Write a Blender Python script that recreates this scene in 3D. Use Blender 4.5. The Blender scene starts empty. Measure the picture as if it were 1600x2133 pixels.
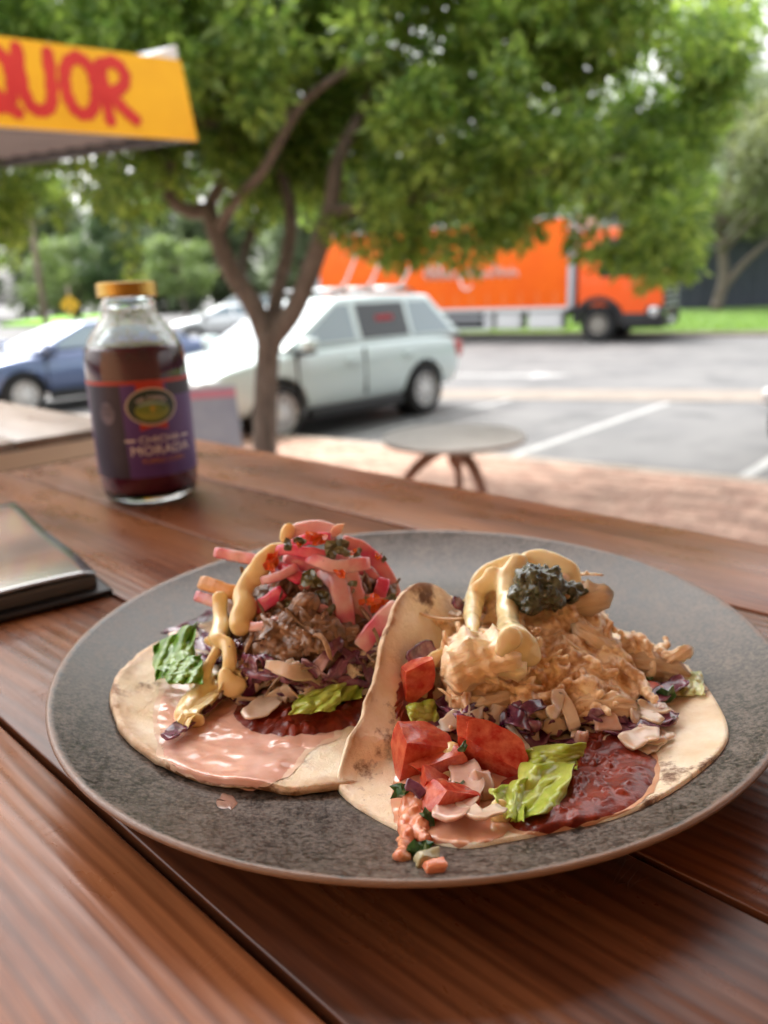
import bpy, bmesh, math, random
import numpy as np
from math import sin, cos, radians, pi, hypot, atan2, sqrt
from mathutils import Vector, Matrix, noise
from mathutils.bvhtree import BVHTree

SC = bpy.context.scene
COL = SC.collection
random.seed(7)
rng = np.random.default_rng(7)

# ------------------------------------------------------------------ camera
F, IW, IH = 1600.0, 1600, 2133
CAM = Vector((0, 0, 1.68))
PITCH, ROLL = radians(16.2), radians(2.2)
_f = Vector((0, cos(PITCH), -sin(PITCH)))
_r0, _u0 = Vector((1, 0, 0)), Vector((0, sin(PITCH), cos(PITCH)))
_r = _r0 * cos(ROLL) - _u0 * sin(ROLL)
_u = _r0 * sin(ROLL) + _u0 * cos(ROLL)
cam = bpy.data.cameras.new('camera')
cam.sensor_fit = 'VERTICAL'
cam.sensor_height = 36
cam.lens = 36 * F / IH
cam.clip_start, cam.clip_end = 0.02, 1500
cam.dof.use_dof = True
cam.dof.focus_distance = 0.243
cam.dof.aperture_fstop = 27.0 / 3.1
camo = bpy.data.objects.new('camera', cam)
camo.matrix_world = Matrix(((_r.x, _u.x, -_f.x, CAM.x), (_r.y, _u.y, -_f.y, CAM.y), (_r.z, _u.z, -_f.z, CAM.z), (0, 0, 0, 1)))
COL.objects.link(camo)
SC.camera = camo

# ------------------------------------------------------------------ sky and sun (bright overcast)
SUN_EL, SUN_AZ = radians(58), radians(-38)      # azimuth measured from +Y towards +X
w = bpy.data.worlds.new('World')
SC.world = w
w.use_nodes = True
nt = w.node_tree
bg = nt.nodes['Background']
sky = nt.nodes.new('ShaderNodeTexSky')
sky.sky_type = 'NISHITA'
sky.sun_disc = False
sky.sun_elevation = SUN_EL
sky.sun_rotation = SUN_AZ
sky.air_density, sky.dust_density, sky.ozone_density = 1.6, 6.0, 1.0
hs = nt.nodes.new('ShaderNodeHueSaturation')
hs.inputs['Saturation'].default_value = 0.10
hs.inputs['Value'].default_value = 1.0
nt.links.new(sky.outputs[0], hs.inputs['Color'])
nt.links.new(hs.outputs[0], bg.inputs['Color'])
bg.inputs['Strength'].default_value = 0.15
sun = bpy.data.lights.new('sun', 'SUN')
sun.energy = 1.5
sun.angle = radians(14)
sun.color = (1.0, 0.96, 0.9)
suno = bpy.data.objects.new('sun', sun)
sd = Vector((sin(SUN_AZ) * cos(SUN_EL), cos(SUN_AZ) * cos(SUN_EL), sin(SUN_EL)))
suno.rotation_euler = sd.to_track_quat('Z', 'Y').to_euler()
COL.objects.link(suno)
SC.view_settings.view_transform = 'Standard'
SC.view_settings.look = 'None'
SC.view_settings.exposure = 1.74
SC.view_settings.gamma = 1
SC.view_settings.use_curve_mapping = False
SC.render.engine = 'CYCLES'
SC.cycles.use_denoising = True
SC.cycles.max_bounces = 8
SC.cycles.transparent_max_bounces = 8
SC.cycles.caustics_reflective = False
SC.cycles.caustics_refractive = False
SC.cycles.sample_clamp_indirect = 6.0

# ------------------------------------------------------------------ measuring helpers
def ray(x, y):
    return _f + _r * ((x - IW / 2) / F) - _u * ((y - IH / 2) / F)
def onz(x, y, z):
    d = ray(x, y)
    return CAM + d * ((z - CAM.z) / d.z)
def aty(x, y, Y):
    d = ray(x, y)
    return CAM + d * (Y / d.y)

# ------------------------------------------------------------------ object helpers
def tag(o, label=None, cat=None, group=None, kind=None):
    if label: o['label'] = label
    if cat: o['category'] = cat
    if group: o['group'] = group
    if kind: o['kind'] = kind
    return o
def empty(name, loc=(0, 0, 0), rz=0, label=None, cat=None, group=None):
    o = bpy.data.objects.new(name, None)
    o.empty_display_size = .1
    o.location = loc
    o.rotation_euler = (0, 0, rz)
    COL.objects.link(o)
    return tag(o, label, cat, group)
def wmat(o):
    b = Matrix.LocRotScale(o.location, o.rotation_euler, o.scale)
    return b if o.parent is None else wmat(o.parent) @ o.matrix_parent_inverse @ b
def link(name, me, mat=None, parent=None, world=False):
    o = bpy.data.objects.new(name, me)
    COL.objects.link(o)
    if mat is not None and not me.materials:
        me.materials.append(mat)
    if parent is not None:
        o.parent = parent
        if world:   # mesh coordinates are world coordinates
            m = wmat(parent)
            o.matrix_parent_inverse = m.inverted()
    return o
def mesh(name, verts, faces, smooth=True):
    me = bpy.data.meshes.new(name)
    me.from_pydata([tuple(v) for v in verts], [], [tuple(f) for f in faces])
    me.validate()
    if smooth:
        me.polygons.foreach_set('use_smooth', [True] * len(me.polygons))
    me.update()
    return me
def bm_mesh(name, bm, smooth=False):
    bmesh.ops.recalc_face_normals(bm, faces=bm.faces)
    me = bpy.data.meshes.new(name)
    bm.to_mesh(me)
    bm.free()
    if smooth:
        me.polygons.foreach_set('use_smooth', [True] * len(me.polygons))
    return me
class MB:
    """collects simple solids in one mesh"""
    def __init__(s): s.v, s.f = [], []
    def add(s, v, f):
        n = len(s.v)
        s.v += [Vector(p) for p in v]
        s.f += [tuple(i + n for i in q) for q in f]
        return s
    def box(s, a, b, M=None):
        x0, y0, z0 = a; x1, y1, z1 = b
        v = [Vector(p) for p in ((x0,y0,z0),(x1,y0,z0),(x1,y1,z0),(x0,y1,z0),(x0,y0,z1),(x1,y0,z1),(x1,y1,z1),(x0,y1,z1))]
        if M is not None: v = [M @ p for p in v]
        return s.add(v, [(0,3,2,1),(4,5,6,7),(0,1,5,4),(1,2,6,5),(2,3,7,6),(3,0,4,7)])
    def prism(s, poly, h0, h1, fn=None):
        """polygon in 2-D extruded; fn maps (x, y, h) to a point"""
        fn = fn or (lambda x, y, h: (x, y, h))
        n = len(poly)
        v = [fn(x, y, h0) for x, y in poly] + [fn(x, y, h1) for x, y in poly]
        f = [tuple(range(n))[::-1], tuple(range(n, 2 * n))] + [(i, (i + 1) % n, n + (i + 1) % n, n + i) for i in range(n)]
        return s.add(v, f)
    def tube(s, pts, rad, n=8, cap=True):
        pts = [Vector(p) for p in pts]
        if not hasattr(rad, '__len__'): rad = [rad] * len(pts)
        vs, fs = [], []
        up = Vector((0, 0, 1))
        ref = None
        for i, p in enumerate(pts):
            t = (pts[min(i + 1, len(pts) - 1)] - pts[max(i - 1, 0)]).normalized()
            if ref is None:
                ref = t.cross(up) if abs(t.z) < .95 else t.cross(Vector((1, 0, 0)))
            a = (ref - t * ref.dot(t)).normalized(); ref = a
            b = t.cross(a)
            for k in range(n):
                q = 2 * pi * k / n
                vs.append(p + (a * cos(q) + b * sin(q)) * rad[i])
        for i in range(len(pts) - 1):
            for k in range(n):
                fs.append((i*n+k, i*n+(k+1)%n, (i+1)*n+(k+1)%n, (i+1)*n+k))
        if cap:
            fs.append(tuple(range(n))[::-1]); fs.append(tuple(range((len(pts)-1)*n, len(pts)*n)))
        return s.add(vs, fs)
    def lathe(s, prof, n=32, M=None, close=False):
        vs, fs = [], []
        for r, z in prof:
            for k in range(n):
                q = 2 * pi * k / n
                p = Vector((r * cos(q), r * sin(q), z))
                vs.append(M @ p if M is not None else p)
        m = len(prof)
        for i in range(m - 1 + (1 if close else 0)):
            j = (i + 1) % m
            for k in range(n):
                fs.append((i*n+k, i*n+(k+1)%n, j*n+(k+1)%n, j*n+k))
        return s.add(vs, fs)
    def build(s, name, mat, parent=None, smooth=False, world=False, bevel=0):
        if bevel:
            bm = bmesh.new()
            vv = [bm.verts.new(p) for p in s.v]
            for q in s.f:
                try: bm.faces.new([vv[i] for i in q])
                except ValueError: pass
            bmesh.ops.recalc_face_normals(bm, faces=bm.faces)
            bmesh.ops.bevel(bm, geom=list(bm.edges), offset=bevel, segments=2, profile=.6, affect='EDGES', clamp_overlap=True)
            me = bm_mesh(name, bm, True)
        else:
            me = mesh(name, s.v, s.f, smooth)
            bm = bmesh.new(); bm.from_mesh(me)
            bmesh.ops.recalc_face_normals(bm, faces=bm.faces)
            bm.to_mesh(me); bm.free()
        return link(name, me, mat, parent, world)
def autosmooth(o, ang=35):
    me = o.data
    me.polygons.foreach_set('use_smooth', [True] * len(me.polygons))
    bm = bmesh.new(); bm.from_mesh(me)
    for e in bm.edges:
        e.smooth = not (len(e.link_faces) == 2 and e.calc_face_angle(0) > radians(ang))
    bm.to_mesh(me); bm.free()
    return o
def evaluated(me, mods):
    """run a list of (type, settings) modifiers over a mesh and return the result"""
    o = bpy.data.objects.new('work', me)
    COL.objects.link(o)
    for t, kw in mods:
        m = o.modifiers.new('m', t)
        for k, v in kw.items(): setattr(m, k, v)
    dg = bpy.context.evaluated_depsgraph_get()
    out = bpy.data.meshes.new_from_object(o.evaluated_get(dg))
    bpy.data.objects.remove(o)
    bpy.data.meshes.remove(me)
    return out

# ------------------------------------------------------------------ materials
def nodes_of(m):
    m.use_nodes = True
    return m.node_tree, m.node_tree.nodes['Principled BSDF']
def mat(name, c, rough=.5, c2=None, nscale=20, namt=(.35, .65), detail=4, sss=0, sr=(1, .4, .2), ss=.004, spec=.5, metal=0, trans=0,
        coat=0, crough=.1, bump=None, stretch=None, coords='Object', ior=1.45, rnoise=0, island=0, c3=None, n3=None, emit=None, bdist=.001):
    m = bpy.data.materials.new(name)
    nt, b = nodes_of(m)
    N, Lk = nt.nodes.new, nt.links.new
    b.inputs['Roughness'].default_value = rough
    b.inputs['Specular IOR Level'].default_value = spec
    b.inputs['Metallic'].default_value = metal
    b.inputs['Transmission Weight'].default_value = trans
    b.inputs['IOR'].default_value = ior
    b.inputs['Coat Weight'].default_value = coat
    b.inputs['Coat Roughness'].default_value = crough
    if sss:
        b.inputs['Subsurface Weight'].default_value = sss
        b.inputs['Subsurface Radius'].default_value = sr
        b.inputs['Subsurface Scale'].default_value = ss
    b.inputs['Base Color'].default_value = (*c, 1)
    if emit:
        b.inputs['Emission Color'].default_value = (*emit[0], 1); b.inputs['Emission Strength'].default_value = emit[1]
    tc = N('ShaderNodeTexCoord'); mp = N('ShaderNodeMapping')
    Lk(tc.outputs[coords], mp.inputs['Vector'])
    if stretch: mp.inputs['Scale'].default_value = stretch
    vec = mp.outputs[0]
    col = None
    if c2 is not None:
        n = N('ShaderNodeTexNoise'); n.inputs['Scale'].default_value = nscale; n.inputs['Detail'].default_value = detail
        n.inputs['Roughness'].default_value = .6
        Lk(vec, n.inputs['Vector'])
        cr = N('ShaderNodeValToRGB')
        cr.color_ramp.elements[0].position, cr.color_ramp.elements[1].position = namt
        cr.color_ramp.elements[0].color, cr.color_ramp.elements[1].color = (*c, 1), (*c2, 1)
        Lk(n.outputs['Fac'], cr.inputs[0]); col = cr.outputs[0]
        if rnoise:
            mr = N('ShaderNodeMapRange'); mr.inputs[3].default_value = rough - rnoise; mr.inputs[4].default_value = rough + rnoise
            Lk(n.outputs['Fac'], mr.inputs[0]); Lk(mr.outputs[0], b.inputs['Roughness'])
    if c3 is not None:
        sc_, lo, hi = n3
        n = N('ShaderNodeTexNoise'); n.inputs['Scale'].default_value = sc_; n.inputs['Detail'].default_value = 5
        Lk(vec, n.inputs['Vector'])
        mr = N('ShaderNodeMapRange'); mr.inputs[1].default_value = lo; mr.inputs[2].default_value = hi; mr.clamp = True
        Lk(n.outputs['Fac'], mr.inputs[0])
        mx = N('ShaderNodeMix'); mx.data_type = 'RGBA'
        Lk(mr.outputs[0], mx.inputs[0])
        if col is not None: Lk(col, mx.inputs[6])
        else: mx.inputs[6].default_value = (*c, 1)
        mx.inputs[7].default_value = (*c3, 1)
        col = mx.outputs[2]
    if island:
        g = N('ShaderNodeNewGeometry') if island > 0 else N('ShaderNodeObjectInfo')
        h = N('ShaderNodeHueSaturation')
        mr = N('ShaderNodeMapRange'); mr.inputs[3].default_value = 1 - abs(island); mr.inputs[4].default_value = 1 + abs(island)
        Lk(g.outputs['Random Per Island' if island > 0 else 'Random'], mr.inputs[0]); Lk(mr.outputs[0], h.inputs['Value'])
        if col is not None: Lk(col, h.inputs['Color'])
        else: h.inputs['Color'].default_value = (*c, 1)
        col = h.outputs[0]
    if col is not None: Lk(col, b.inputs['Base Color'])
    if bump:
        bs, st = bump
        n = N('ShaderNodeTexNoise'); n.inputs['Scale'].default_value = bs; n.inputs['Detail'].default_value = 5; n.inputs['Roughness'].default_value = .65
        Lk(vec, n.inputs['Vector'])
        bp = N('ShaderNodeBump'); bp.inputs['Strength'].default_value = st; bp.inputs['Distance'].default_value = bdist
        Lk(n.outputs['Fac'], bp.inputs['Height']); Lk(bp.outputs[0], b.inputs['Normal'])
    return m
def leaf_mat(name, c1, c2, trans=.35, rough=.45):
    m = bpy.data.materials.new(name)
    nt, b = nodes_of(m)
    N, Lk = nt.nodes.new, nt.links.new
    g = N('ShaderNodeNewGeometry')
    cr = N('ShaderNodeValToRGB')
    cr.color_ramp.elements[0].color, cr.color_ramp.elements[1].color = (*c1, 1), (*c2, 1)
    Lk(g.outputs['Random Per Island'], cr.inputs[0])
    Lk(cr.outputs[0], b.inputs['Base Color'])
    b.inputs['Roughness'].default_value = rough
    tr = N('ShaderNodeBsdfTranslucent')
    h = N('ShaderNodeHueSaturation'); h.inputs['Value'].default_value = 1.7; h.inputs['Saturation'].default_value = 1.1; h.inputs['Hue'].default_value = .485
    Lk(cr.outputs[0], h.inputs['Color']); Lk(h.outputs[0], tr.inputs['Color'])
    mx = N('ShaderNodeMixShader'); mx.inputs[0].default_value = trans
    Lk(b.outputs[0], mx.inputs[1]); Lk(tr.outputs[0], mx.inputs[2])
    Lk(mx.outputs[0], nt.nodes['Material Output'].inputs['Surface'])
    return m
def wood_mat(name, dark, mid, light, rough=.3, scratch=.5, grey=0):
    """planks run along local x"""
    m = bpy.data.materials.new(name)
    nt, b = nodes_of(m)
    N, Lk = nt.nodes.new, nt.links.new
    tc = N('ShaderNodeTexCoord'); oi = N('ShaderNodeObjectInfo')
    mul = N('ShaderNodeMath'); mul.operation = 'MULTIPLY'; mul.inputs[1].default_value = 37.0
    Lk(oi.outputs['Random'], mul.inputs[0])
    cmb = N('ShaderNodeCombineXYZ'); Lk(mul.outputs[0], cmb.inputs[0]); Lk(mul.outputs[0], cmb.inputs[1])
    add = N('ShaderNodeVectorMath'); Lk(tc.outputs['Object'], add.inputs[0]); Lk(cmb.outputs[0], add.inputs[1])
    def nz(scale, st, detail=4, rough_=.55):
        mp = N('ShaderNodeMapping'); mp.inputs['Scale'].default_value = st
        Lk(add.outputs[0], mp.inputs[0])
        n = N('ShaderNodeTexNoise'); n.inputs['Scale'].default_value = scale; n.inputs['Detail'].default_value = detail; n.inputs['Roughness'].default_value = rough_
        Lk(mp.outputs[0], n.inputs['Vector'])
        return n.outputs['Fac']
    broad = nz(7, (.35, 3, 1), 3)
    # growth rings: lines across y bent by noise
    sep = N('ShaderNodeSeparateXYZ'); Lk(add.outputs[0], sep.inputs[0])
    wob = nz(3.0, (.5, 1.4, 1), 2)
    a1 = N('ShaderNodeMath'); a1.operation = 'MULTIPLY_ADD'; Lk(wob, a1.inputs[0]); a1.inputs[1].default_value = .075; Lk(sep.outputs[1], a1.inputs[2])
    a2 = N('ShaderNodeMath'); a2.operation = 'MULTIPLY'; Lk(a1.outputs[0], a2.inputs[0]); a2.inputs[1].default_value = 2 * pi / .0062
    a3 = N('ShaderNodeMath'); a3.operation = 'SINE'; Lk(a2.outputs[0], a3.inputs[0])
    rmr = N('ShaderNodeMapRange'); Lk(a3.outputs[0], rmr.inputs[0]); rmr.inputs[1].default_value = -.2; rmr.inputs[2].default_value = 1.0
    fine = nz(260, (.06, 1, 1), 3, .7)
    cr = N('ShaderNodeValToRGB')
    cr.color_ramp.elements[0].color, cr.color_ramp.elements[1].color = (*dark, 1), (*light, 1)
    e = cr.color_ramp.elements.new(.5); e.color = (*mid, 1)
    cr.color_ramp.elements[0].position, cr.color_ramp.elements[2].position = .3, .72
    m1 = N('ShaderNodeMath'); m1.operation = 'MULTIPLY_ADD'; Lk(fine, m1.inputs[0]); m1.inputs[1].default_value = .3; 
    sub = N('ShaderNodeMath'); sub.operation = 'SUBTRACT'; Lk(broad, sub.inputs[0]); sub.inputs[1].default_value = .15
    Lk(sub.outputs[0], m1.inputs[2])
    Lk(m1.outputs[0], cr.inputs[0])
    mx = N('ShaderNodeMix'); mx.data_type = 'RGBA'; mx.blend_type = 'MULTIPLY'
    rm2 = N('ShaderNodeMath'); rm2.operation = 'MULTIPLY'; Lk(rmr.outputs[0], rm2.inputs[0]); rm2.inputs[1].default_value = .55
    Lk(rm2.outputs[0], mx.inputs[0]); Lk(cr.outputs[0], mx.inputs[6]); mx.inputs[7].default_value = (.42, .33, .28, 1)
    hv = N('ShaderNodeHueSaturation')
    mr = N('ShaderNodeMapRange'); Lk(oi.outputs['Random'], mr.inputs[0]); mr.inputs[3].default_value = .72; mr.inputs[4].default_value = 1.3
    Lk(mr.outputs[0], hv.inputs['Value']); Lk(mx.outputs[2], hv.inputs['Color'])
    hv.inputs['Saturation'].default_value = 1 - grey
    Lk(hv.outputs[0], b.inputs['Base Color'])
    rn = nz(30, (.4, 1, 1), 5, .7)
    rr = N('ShaderNodeMapRange'); Lk(rn, rr.inputs[0]); rr.inputs[1].default_value = .3; rr.inputs[2].default_value = .7; rr.inputs[3].default_value = rough - .07; rr.inputs[4].default_value = rough + .1
    Lk(rr.outputs[0], b.inputs['Roughness'])
    # scratches, dents and pores
    sc1 = nz(90, (.05, 1.6, 1), 2, .5)
    mp = N('ShaderNodeMapping'); mp.inputs['Scale'].default_value = (70, 12, 1); mp.inputs['Rotation'].default_value = (0, 0, .7)
    Lk(add.outputs[0], mp.inputs[0])
    vo = N('ShaderNodeTexVoronoi'); vo.feature = 'DISTANCE_TO_EDGE'; Lk(mp.outputs[0], vo.inputs['Vector'])
    vr = N('ShaderNodeMapRange'); Lk(vo.outputs['Distance'], vr.inputs[0]); vr.inputs[2].default_value = .02; vr.inputs[3].default_value = -.6; vr.inputs[4].default_value = 0
    ms = nz(16, (1, 1, 1), 3); mm = N('ShaderNodeMapRange'); Lk(ms, mm.inputs[0]); mm.inputs[1].default_value = .56; mm.inputs[2].default_value = .66
    vm = N('ShaderNodeMath'); vm.operation = 'MULTIPLY'; Lk(vr.outputs[0], vm.inputs[0]); Lk(mm.outputs[0], vm.inputs[1])
    s1 = N('ShaderNodeMath'); s1.operation = 'ADD'; Lk(vm.outputs[0], s1.inputs[0]); Lk(sc1, s1.inputs[1])
    s2 = N('ShaderNodeMath'); s2.operation = 'MULTIPLY_ADD'; Lk(a3.outputs[0], s2.inputs[0]); s2.inputs[1].default_value = .12; Lk(s1.outputs[0], s2.inputs[2])
    bp = N('ShaderNodeBump'); bp.inputs['Strength'].default_value = scratch; bp.inputs['Distance'].default_value = .0006
    Lk(s2.outputs[0], bp.inputs['Height']); Lk(bp.outputs[0], b.inputs['Normal'])
    b.inputs['Specular IOR Level'].default_value = .34
    b.inputs['Coat Weight'].default_value = .0
    b.inputs['Coat Roughness'].default_value = .2
    return m

# ================================================================== SETTING
ZT = CAM.z - .165          # table top
ASPHALT = mat('asphalt', (.085, .085, .088), .8, (.135, .132, .13), .55, (.3, .7), bump=(60, .3), c3=(.066, .066, .068), n3=(1.3, .52, .70))
def sheet(name, pts, z, m, kind='structure', thick=0):
    mb = MB()
    if thick: mb.prism([(p[0], p[1]) for p in pts], z - thick, z)
    else: mb.add([(p[0], p[1], z) for p in pts], [tuple(range(len(pts)))])
    o = mb.build(name, m)
    if kind: o['kind'] = kind
    return o
sheet('ground', [(-500, -60), (500, -60), (500, 700), (-500, 700)], 0, ASPHALT)
# kerb line of the footpath, the flush concrete strip and the far kerb, as measured
K1, K2 = Vector((-.83, 8.42)), Vector((3.02, 5.79))
kd = (K2 - K1).normalized(); kn = Vector((-kd.y, kd.x))
A_, B_ = K1 - kd * 30, K2 + kd * 25
BRICKBED = mat('mortar', (.30, .25, .21), .9, (.40, .33, .28), 8)
sheet('footpath', [A_, A_ - kn * 26, B_ - kn * 26, B_], .10, BRICKBED, thick=.2)
KERB = mat('kerb_concrete', (.28, .23, .19), .85, (.36, .30, .25), 3, bump=(40, .3))
kerb = MB()
for i in range(46):
    p = A_ + kd * (i * 1.2); q = A_ + kd * (i * 1.2 + 1.19)
    kerb.prism([tuple(p - kn * .012), tuple(q - kn * .012), tuple(q + kn * .14), tuple(p + kn * .14)], 0, .112)
tag(kerb.build('kerb', KERB), kind='structure')
CONC = mat('concrete_strip', (.15, .125, .105), .85, (.20, .168, .14), 2.2, bump=(30, .3))
sd_ = Vector((.945, -.327)).normalized(); sn = Vector((.327, .945))
s0 = Vector((1.25, 11.83))
sheet('concrete_strip', [s0 - sd_ * 40, s0 + sd_ * 40, s0 + sd_ * 40 + sn * 1.15, s0 - sd_ * 40 + sn * 1.15], .008, CONC)
vd = Vector((cos(radians(-31)), sin(radians(-31)))); vn = Vector((-vd.y, vd.x))
k0 = Vector((2.55, 27.0))
GRASS = mat('verge_grass', (.07, .14, .025), .9, (.13, .22, .04), 1.4, bump=(50, .8), bdist=.03)
sheet('verge', [k0 - vd * 9 + vn * .2, k0 + vd * 90 + vn * .2, k0 + vd * 90 + vn * 40, k0 - vd * 4 + vn * 40], .12, GRASS, thick=.2)
vb = MB()
GR = bpy.data.materials.new('grass_blade')
vv, ff = [], []
for i in range(26000):
    u, v = rng.uniform(-8, 26), .3 + 13 * rng.random() ** 1.5
    p = k0 + vd * u + vn * v
    a = rng.uniform(0, pi); l = rng.uniform(.05, .13); wd = .012 + .004 * rng.random()
    dx, dy = cos(a) * wd, sin(a) * wd; lx, ly = rng.normal(0, .03, 2)
    n = len(vv)
    vv += [(p.x - dx, p.y - dy, .12), (p.x + dx, p.y + dy, .12), (p.x + lx, p.y + ly, .12 + l)]
    ff.append((n, n + 1, n + 2))
LEAFG = leaf_mat('grass_blades', (.08, .17, .03), (.16, .27, .05), .4, .7)
tag(link('grass', mesh('grass', vv, ff, False), LEAFG), 'mown green grass verge behind the orange truck', 'grass', kind='stuff')
fk = MB(); fk.prism([tuple(k0 - vd * 9), tuple(k0 + vd * 90), tuple(k0 + vd * 90 + vn * .2), tuple(k0 - vd * 9 + vn * .2)], 0, .13)
tag(fk.build('far_kerb', KERB), kind='structure')

# brick pavers of the footpath
PAVE = mat('paver_brick', (.33, .19, .14), .85, (.44, .29, .22), 7, bump=(90, .3), island=.22)
pb = MB()
for i in range(-6, 44):
    for j in range(0, 58):
        u = i * .235 + (.1175 if j % 2 else 0) - .9
        v = -.03 - j * .12
        p = K1 + kd * u + kn * v
        dz = random.uniform(-.002, .003)
        c = [p, p + kd * .226, p + kd * .226 - kn * .111, p - kn * .111]
        pb.prism([tuple(q) for q in c], .09, .112 + dz)
pv = pb.build('brick_paving', PAVE)
tag(pv, 'terracotta brick paving of the footpath below the table', 'paving', kind='stuff')

# painted markings
PAINT = mat('road_paint', (.20, .20, .20), .7, (.32, .32, .31), 9, (.3, .6), c3=(.12, .12, .12), n3=(14, .6, .75))
def stripe(p, q, wd, name='bay_line', z=.005):
    p, q = Vector(p), Vector(q)
    d = (q - p).normalized(); n = Vector((-d.y, d.x)) * wd / 2
    return sheet(name, [p - n, q - n, q + n, p + n], z, PAINT)
bd = Vector((3.0153, 3.4188)).normalized()
L1 = Vector((.9924, 7.2545))
step = (Vector((2.7923, 6.0529)) - L1)
for k in range(-5, 3):
    p = L1 + step * k
    p = p + bd * .15
    stripe(p, p + bd * 4.45, .11)
# worn arrow painted on the lane
ar = MB()
c0 = Vector((2.6, 14.75))
def av(u, v): 
    q = c0 + sd_ * u + sn * v
    return (q.x, q.y, .005)
ar.add([av(-1.25, -.12), av(.3, -.16), av(.3, .16), av(-1.25, .12)], [(0, 1, 2, 3)])
ar.add([av(.3, -.42), av(1.05, 0), av(.3, .42)], [(0, 1, 2)])
ar.add([av(-1.6, -.1), av(-1.4, -.1), av(-1.4, .1), av(-1.6, .1)], [(0, 1, 2, 3)])
tag(ar.build('lane_arrow', PAINT), kind='structure')
for k in range(4):
    p = Vector((6.2, 17.6)) + sd_ * (k * 6 - 3)
    stripe(p, p + sd_ * 2.6, .11, 'centre_line')

# unseen cafe round the camera: deck, bounce wall, roof cut to steer light
DECK = mat('deck_boards', (.16, .10, .07), .6, (.24, .15, .10), 5, stretch=(1, 12, 1))
sheet('cafe_deck', [(-4, -4), (4, -4), (4, .62), (-4, .62)], ZT - .765, DECK, thick=.75)
WALL = mat('cafe_bounce_wall', (.60, .34, .16), .8, (.68, .41, .21), 3, bump=(30, .3))
cw = MB(); cw.box((-6, -1.75, ZT - .76), (6, -1.6, 3.69)); tag(cw.build('cafe_bounce_wall', WALL), 'unseen warm wall behind the diner, added to bounce light', 'wall')  # out of view, set close behind to bounce warm light on the food
cr_ = MB(); cr_.box((-1.7, -1.8, 3.7), (6, 2.05, 3.8)); tag(cr_.build('cafe_shade_roof', mat('roof_lining', (.40, .27, .16), .8)), 'unseen flat roof over the cafe deck, shaped for the table light', 'roof')  # out of view; edges set for how much daylight reaches the table

# dark panel fence on the far side of the road
FENCE = mat('fence_sheet', (.042, .05, .075), .6, (.055, .064, .092), 3)
fr = empty('panel_fence', (16, 39.2, 0), 0, 'dark slate steel panel fence at right behind the grass', 'fence')
f0, f1 = Vector((5.0, 43.5)), Vector((60.0, 30.0))
fd = (f1 - f0).normalized(); fn_ = Vector((-fd.y, fd.x)); npan = 23
for i in range(npan):
    p = f0 + fd * (i * 2.42); q = p + fd * 2.36
    mb = MB(); poly = []
    for k in range(13):        # trapezoid corrugation
        t = k / 12
        o_ = .03 if (k % 4) in (1, 2) else 0
        poly.append(p.lerp(q, t) + fn_ * o_)
    back = [x + fn_ * .012 for x in poly][::-1]
    mb.prism([tuple(x) for x in poly + back], .1, 3.35)
    mb.build('panel', FENCE, fr, world=True)
    mb = MB(); a = q - fn_ * .03; b = q + fd * .06 - fn_ * .03
    mb.prism([tuple(a), tuple(b), tuple(b + fn_ * .09), tuple(a + fn_ * .09)], .1, 3.4)
    mb.build('post', FENCE, fr, world=True)

# ------------------------------------------------------------------ trees
BARK = mat('bark', (.105, .085, .072), .9, (.20, .168, .145), 22, stretch=(1, 1, .25), bump=(40, .8), bdist=.01)
def leaf_cloud(name, centers, radii, n, size, m, flat=.75, seed=1, droop=.25):
    """leaf faces scattered through clumps; one mesh"""
    g = np.random.default_rng(seed)
    centers = np.array(centers, float); radii = np.array(radii, float)
    wgt = radii ** 2.2; wgt /= wgt.sum()
    idx = g.choice(len(centers), n, p=wgt)
    d = g.normal(size=(n, 3)); d /= np.linalg.norm(d, axis=1)[:, None]
    rr = radii[idx] * (g.random(n) ** .45)
    P = centers[idx] + d * rr[:, None] * np.array([1, 1, flat])
    ax = d * .7 + g.normal(size=(n, 3)) * .6; ax[:, 2] -= droop
    ax /= np.linalg.norm(ax, axis=1)[:, None]
    up = np.array([0, 0, 1.]) + g.normal(size=(n, 3)) * .55
    sd2 = np.cross(ax, up); sd2 /= np.linalg.norm(sd2, axis=1)[:, None] + 1e-9
    nr = np.cross(sd2, ax)
    L = size * g.uniform(.6, 1.25, n)[:, None]; W = L * .23
    v = np.stack([P, P + ax * L * .35 + sd2 * W - nr * L * .05, P + ax * L * .4 + nr * L * .04, P + ax * L * .35 - sd2 * W - nr * L * .05, P + ax * L - nr * L * .1], 1).reshape(-1, 3)
    b = (np.arange(n) * 5)[:, None]
    f = np.concatenate([b + np.array([0, 1, 2]), b + np.array([1, 4, 2]), b + np.array([0, 2, 3]), b + np.array([2, 4, 3])], 1).reshape(-1, 3)
    me = bpy.data.meshes.new(name)
    me.vertices.add(len(v)); me.vertices.foreach_set('co', v.ravel())
    me.loops.add(f.size); me.loops.foreach_set('vertex_index', f.ravel().astype(np.int32))
    me.polygons.add(len(f)); me.polygons.foreach_set('loop_start', np.arange(0, f.size, 3, dtype=np.int32))
    me.update(calc_edges=True); me.validate()
    me.polygons.foreach_set('use_smooth', [True] * len(me.polygons))
    return link(name, me, m)
def smooth_path(pts, n=5):
    """Catmull-Rom through (x, y, z, r)"""
    P = [np.array(p, float) for p in pts]
    P = [2 * P[0] - P[1]] + P + [2 * P[-1] - P[-2]]
    out = []
    for i in range(1, len(P) - 2):
        for k in range(n):
            t = k / n
            a, b, c, d = P[i-1:i+3]
            out.append(.5 * ((2*b) + (-a+c)*t + (2*a-5*b+4*c-d)*t*t + (-a+3*b-3*c+d)*t**3))
    out.append(P[-2])
    return out
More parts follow.
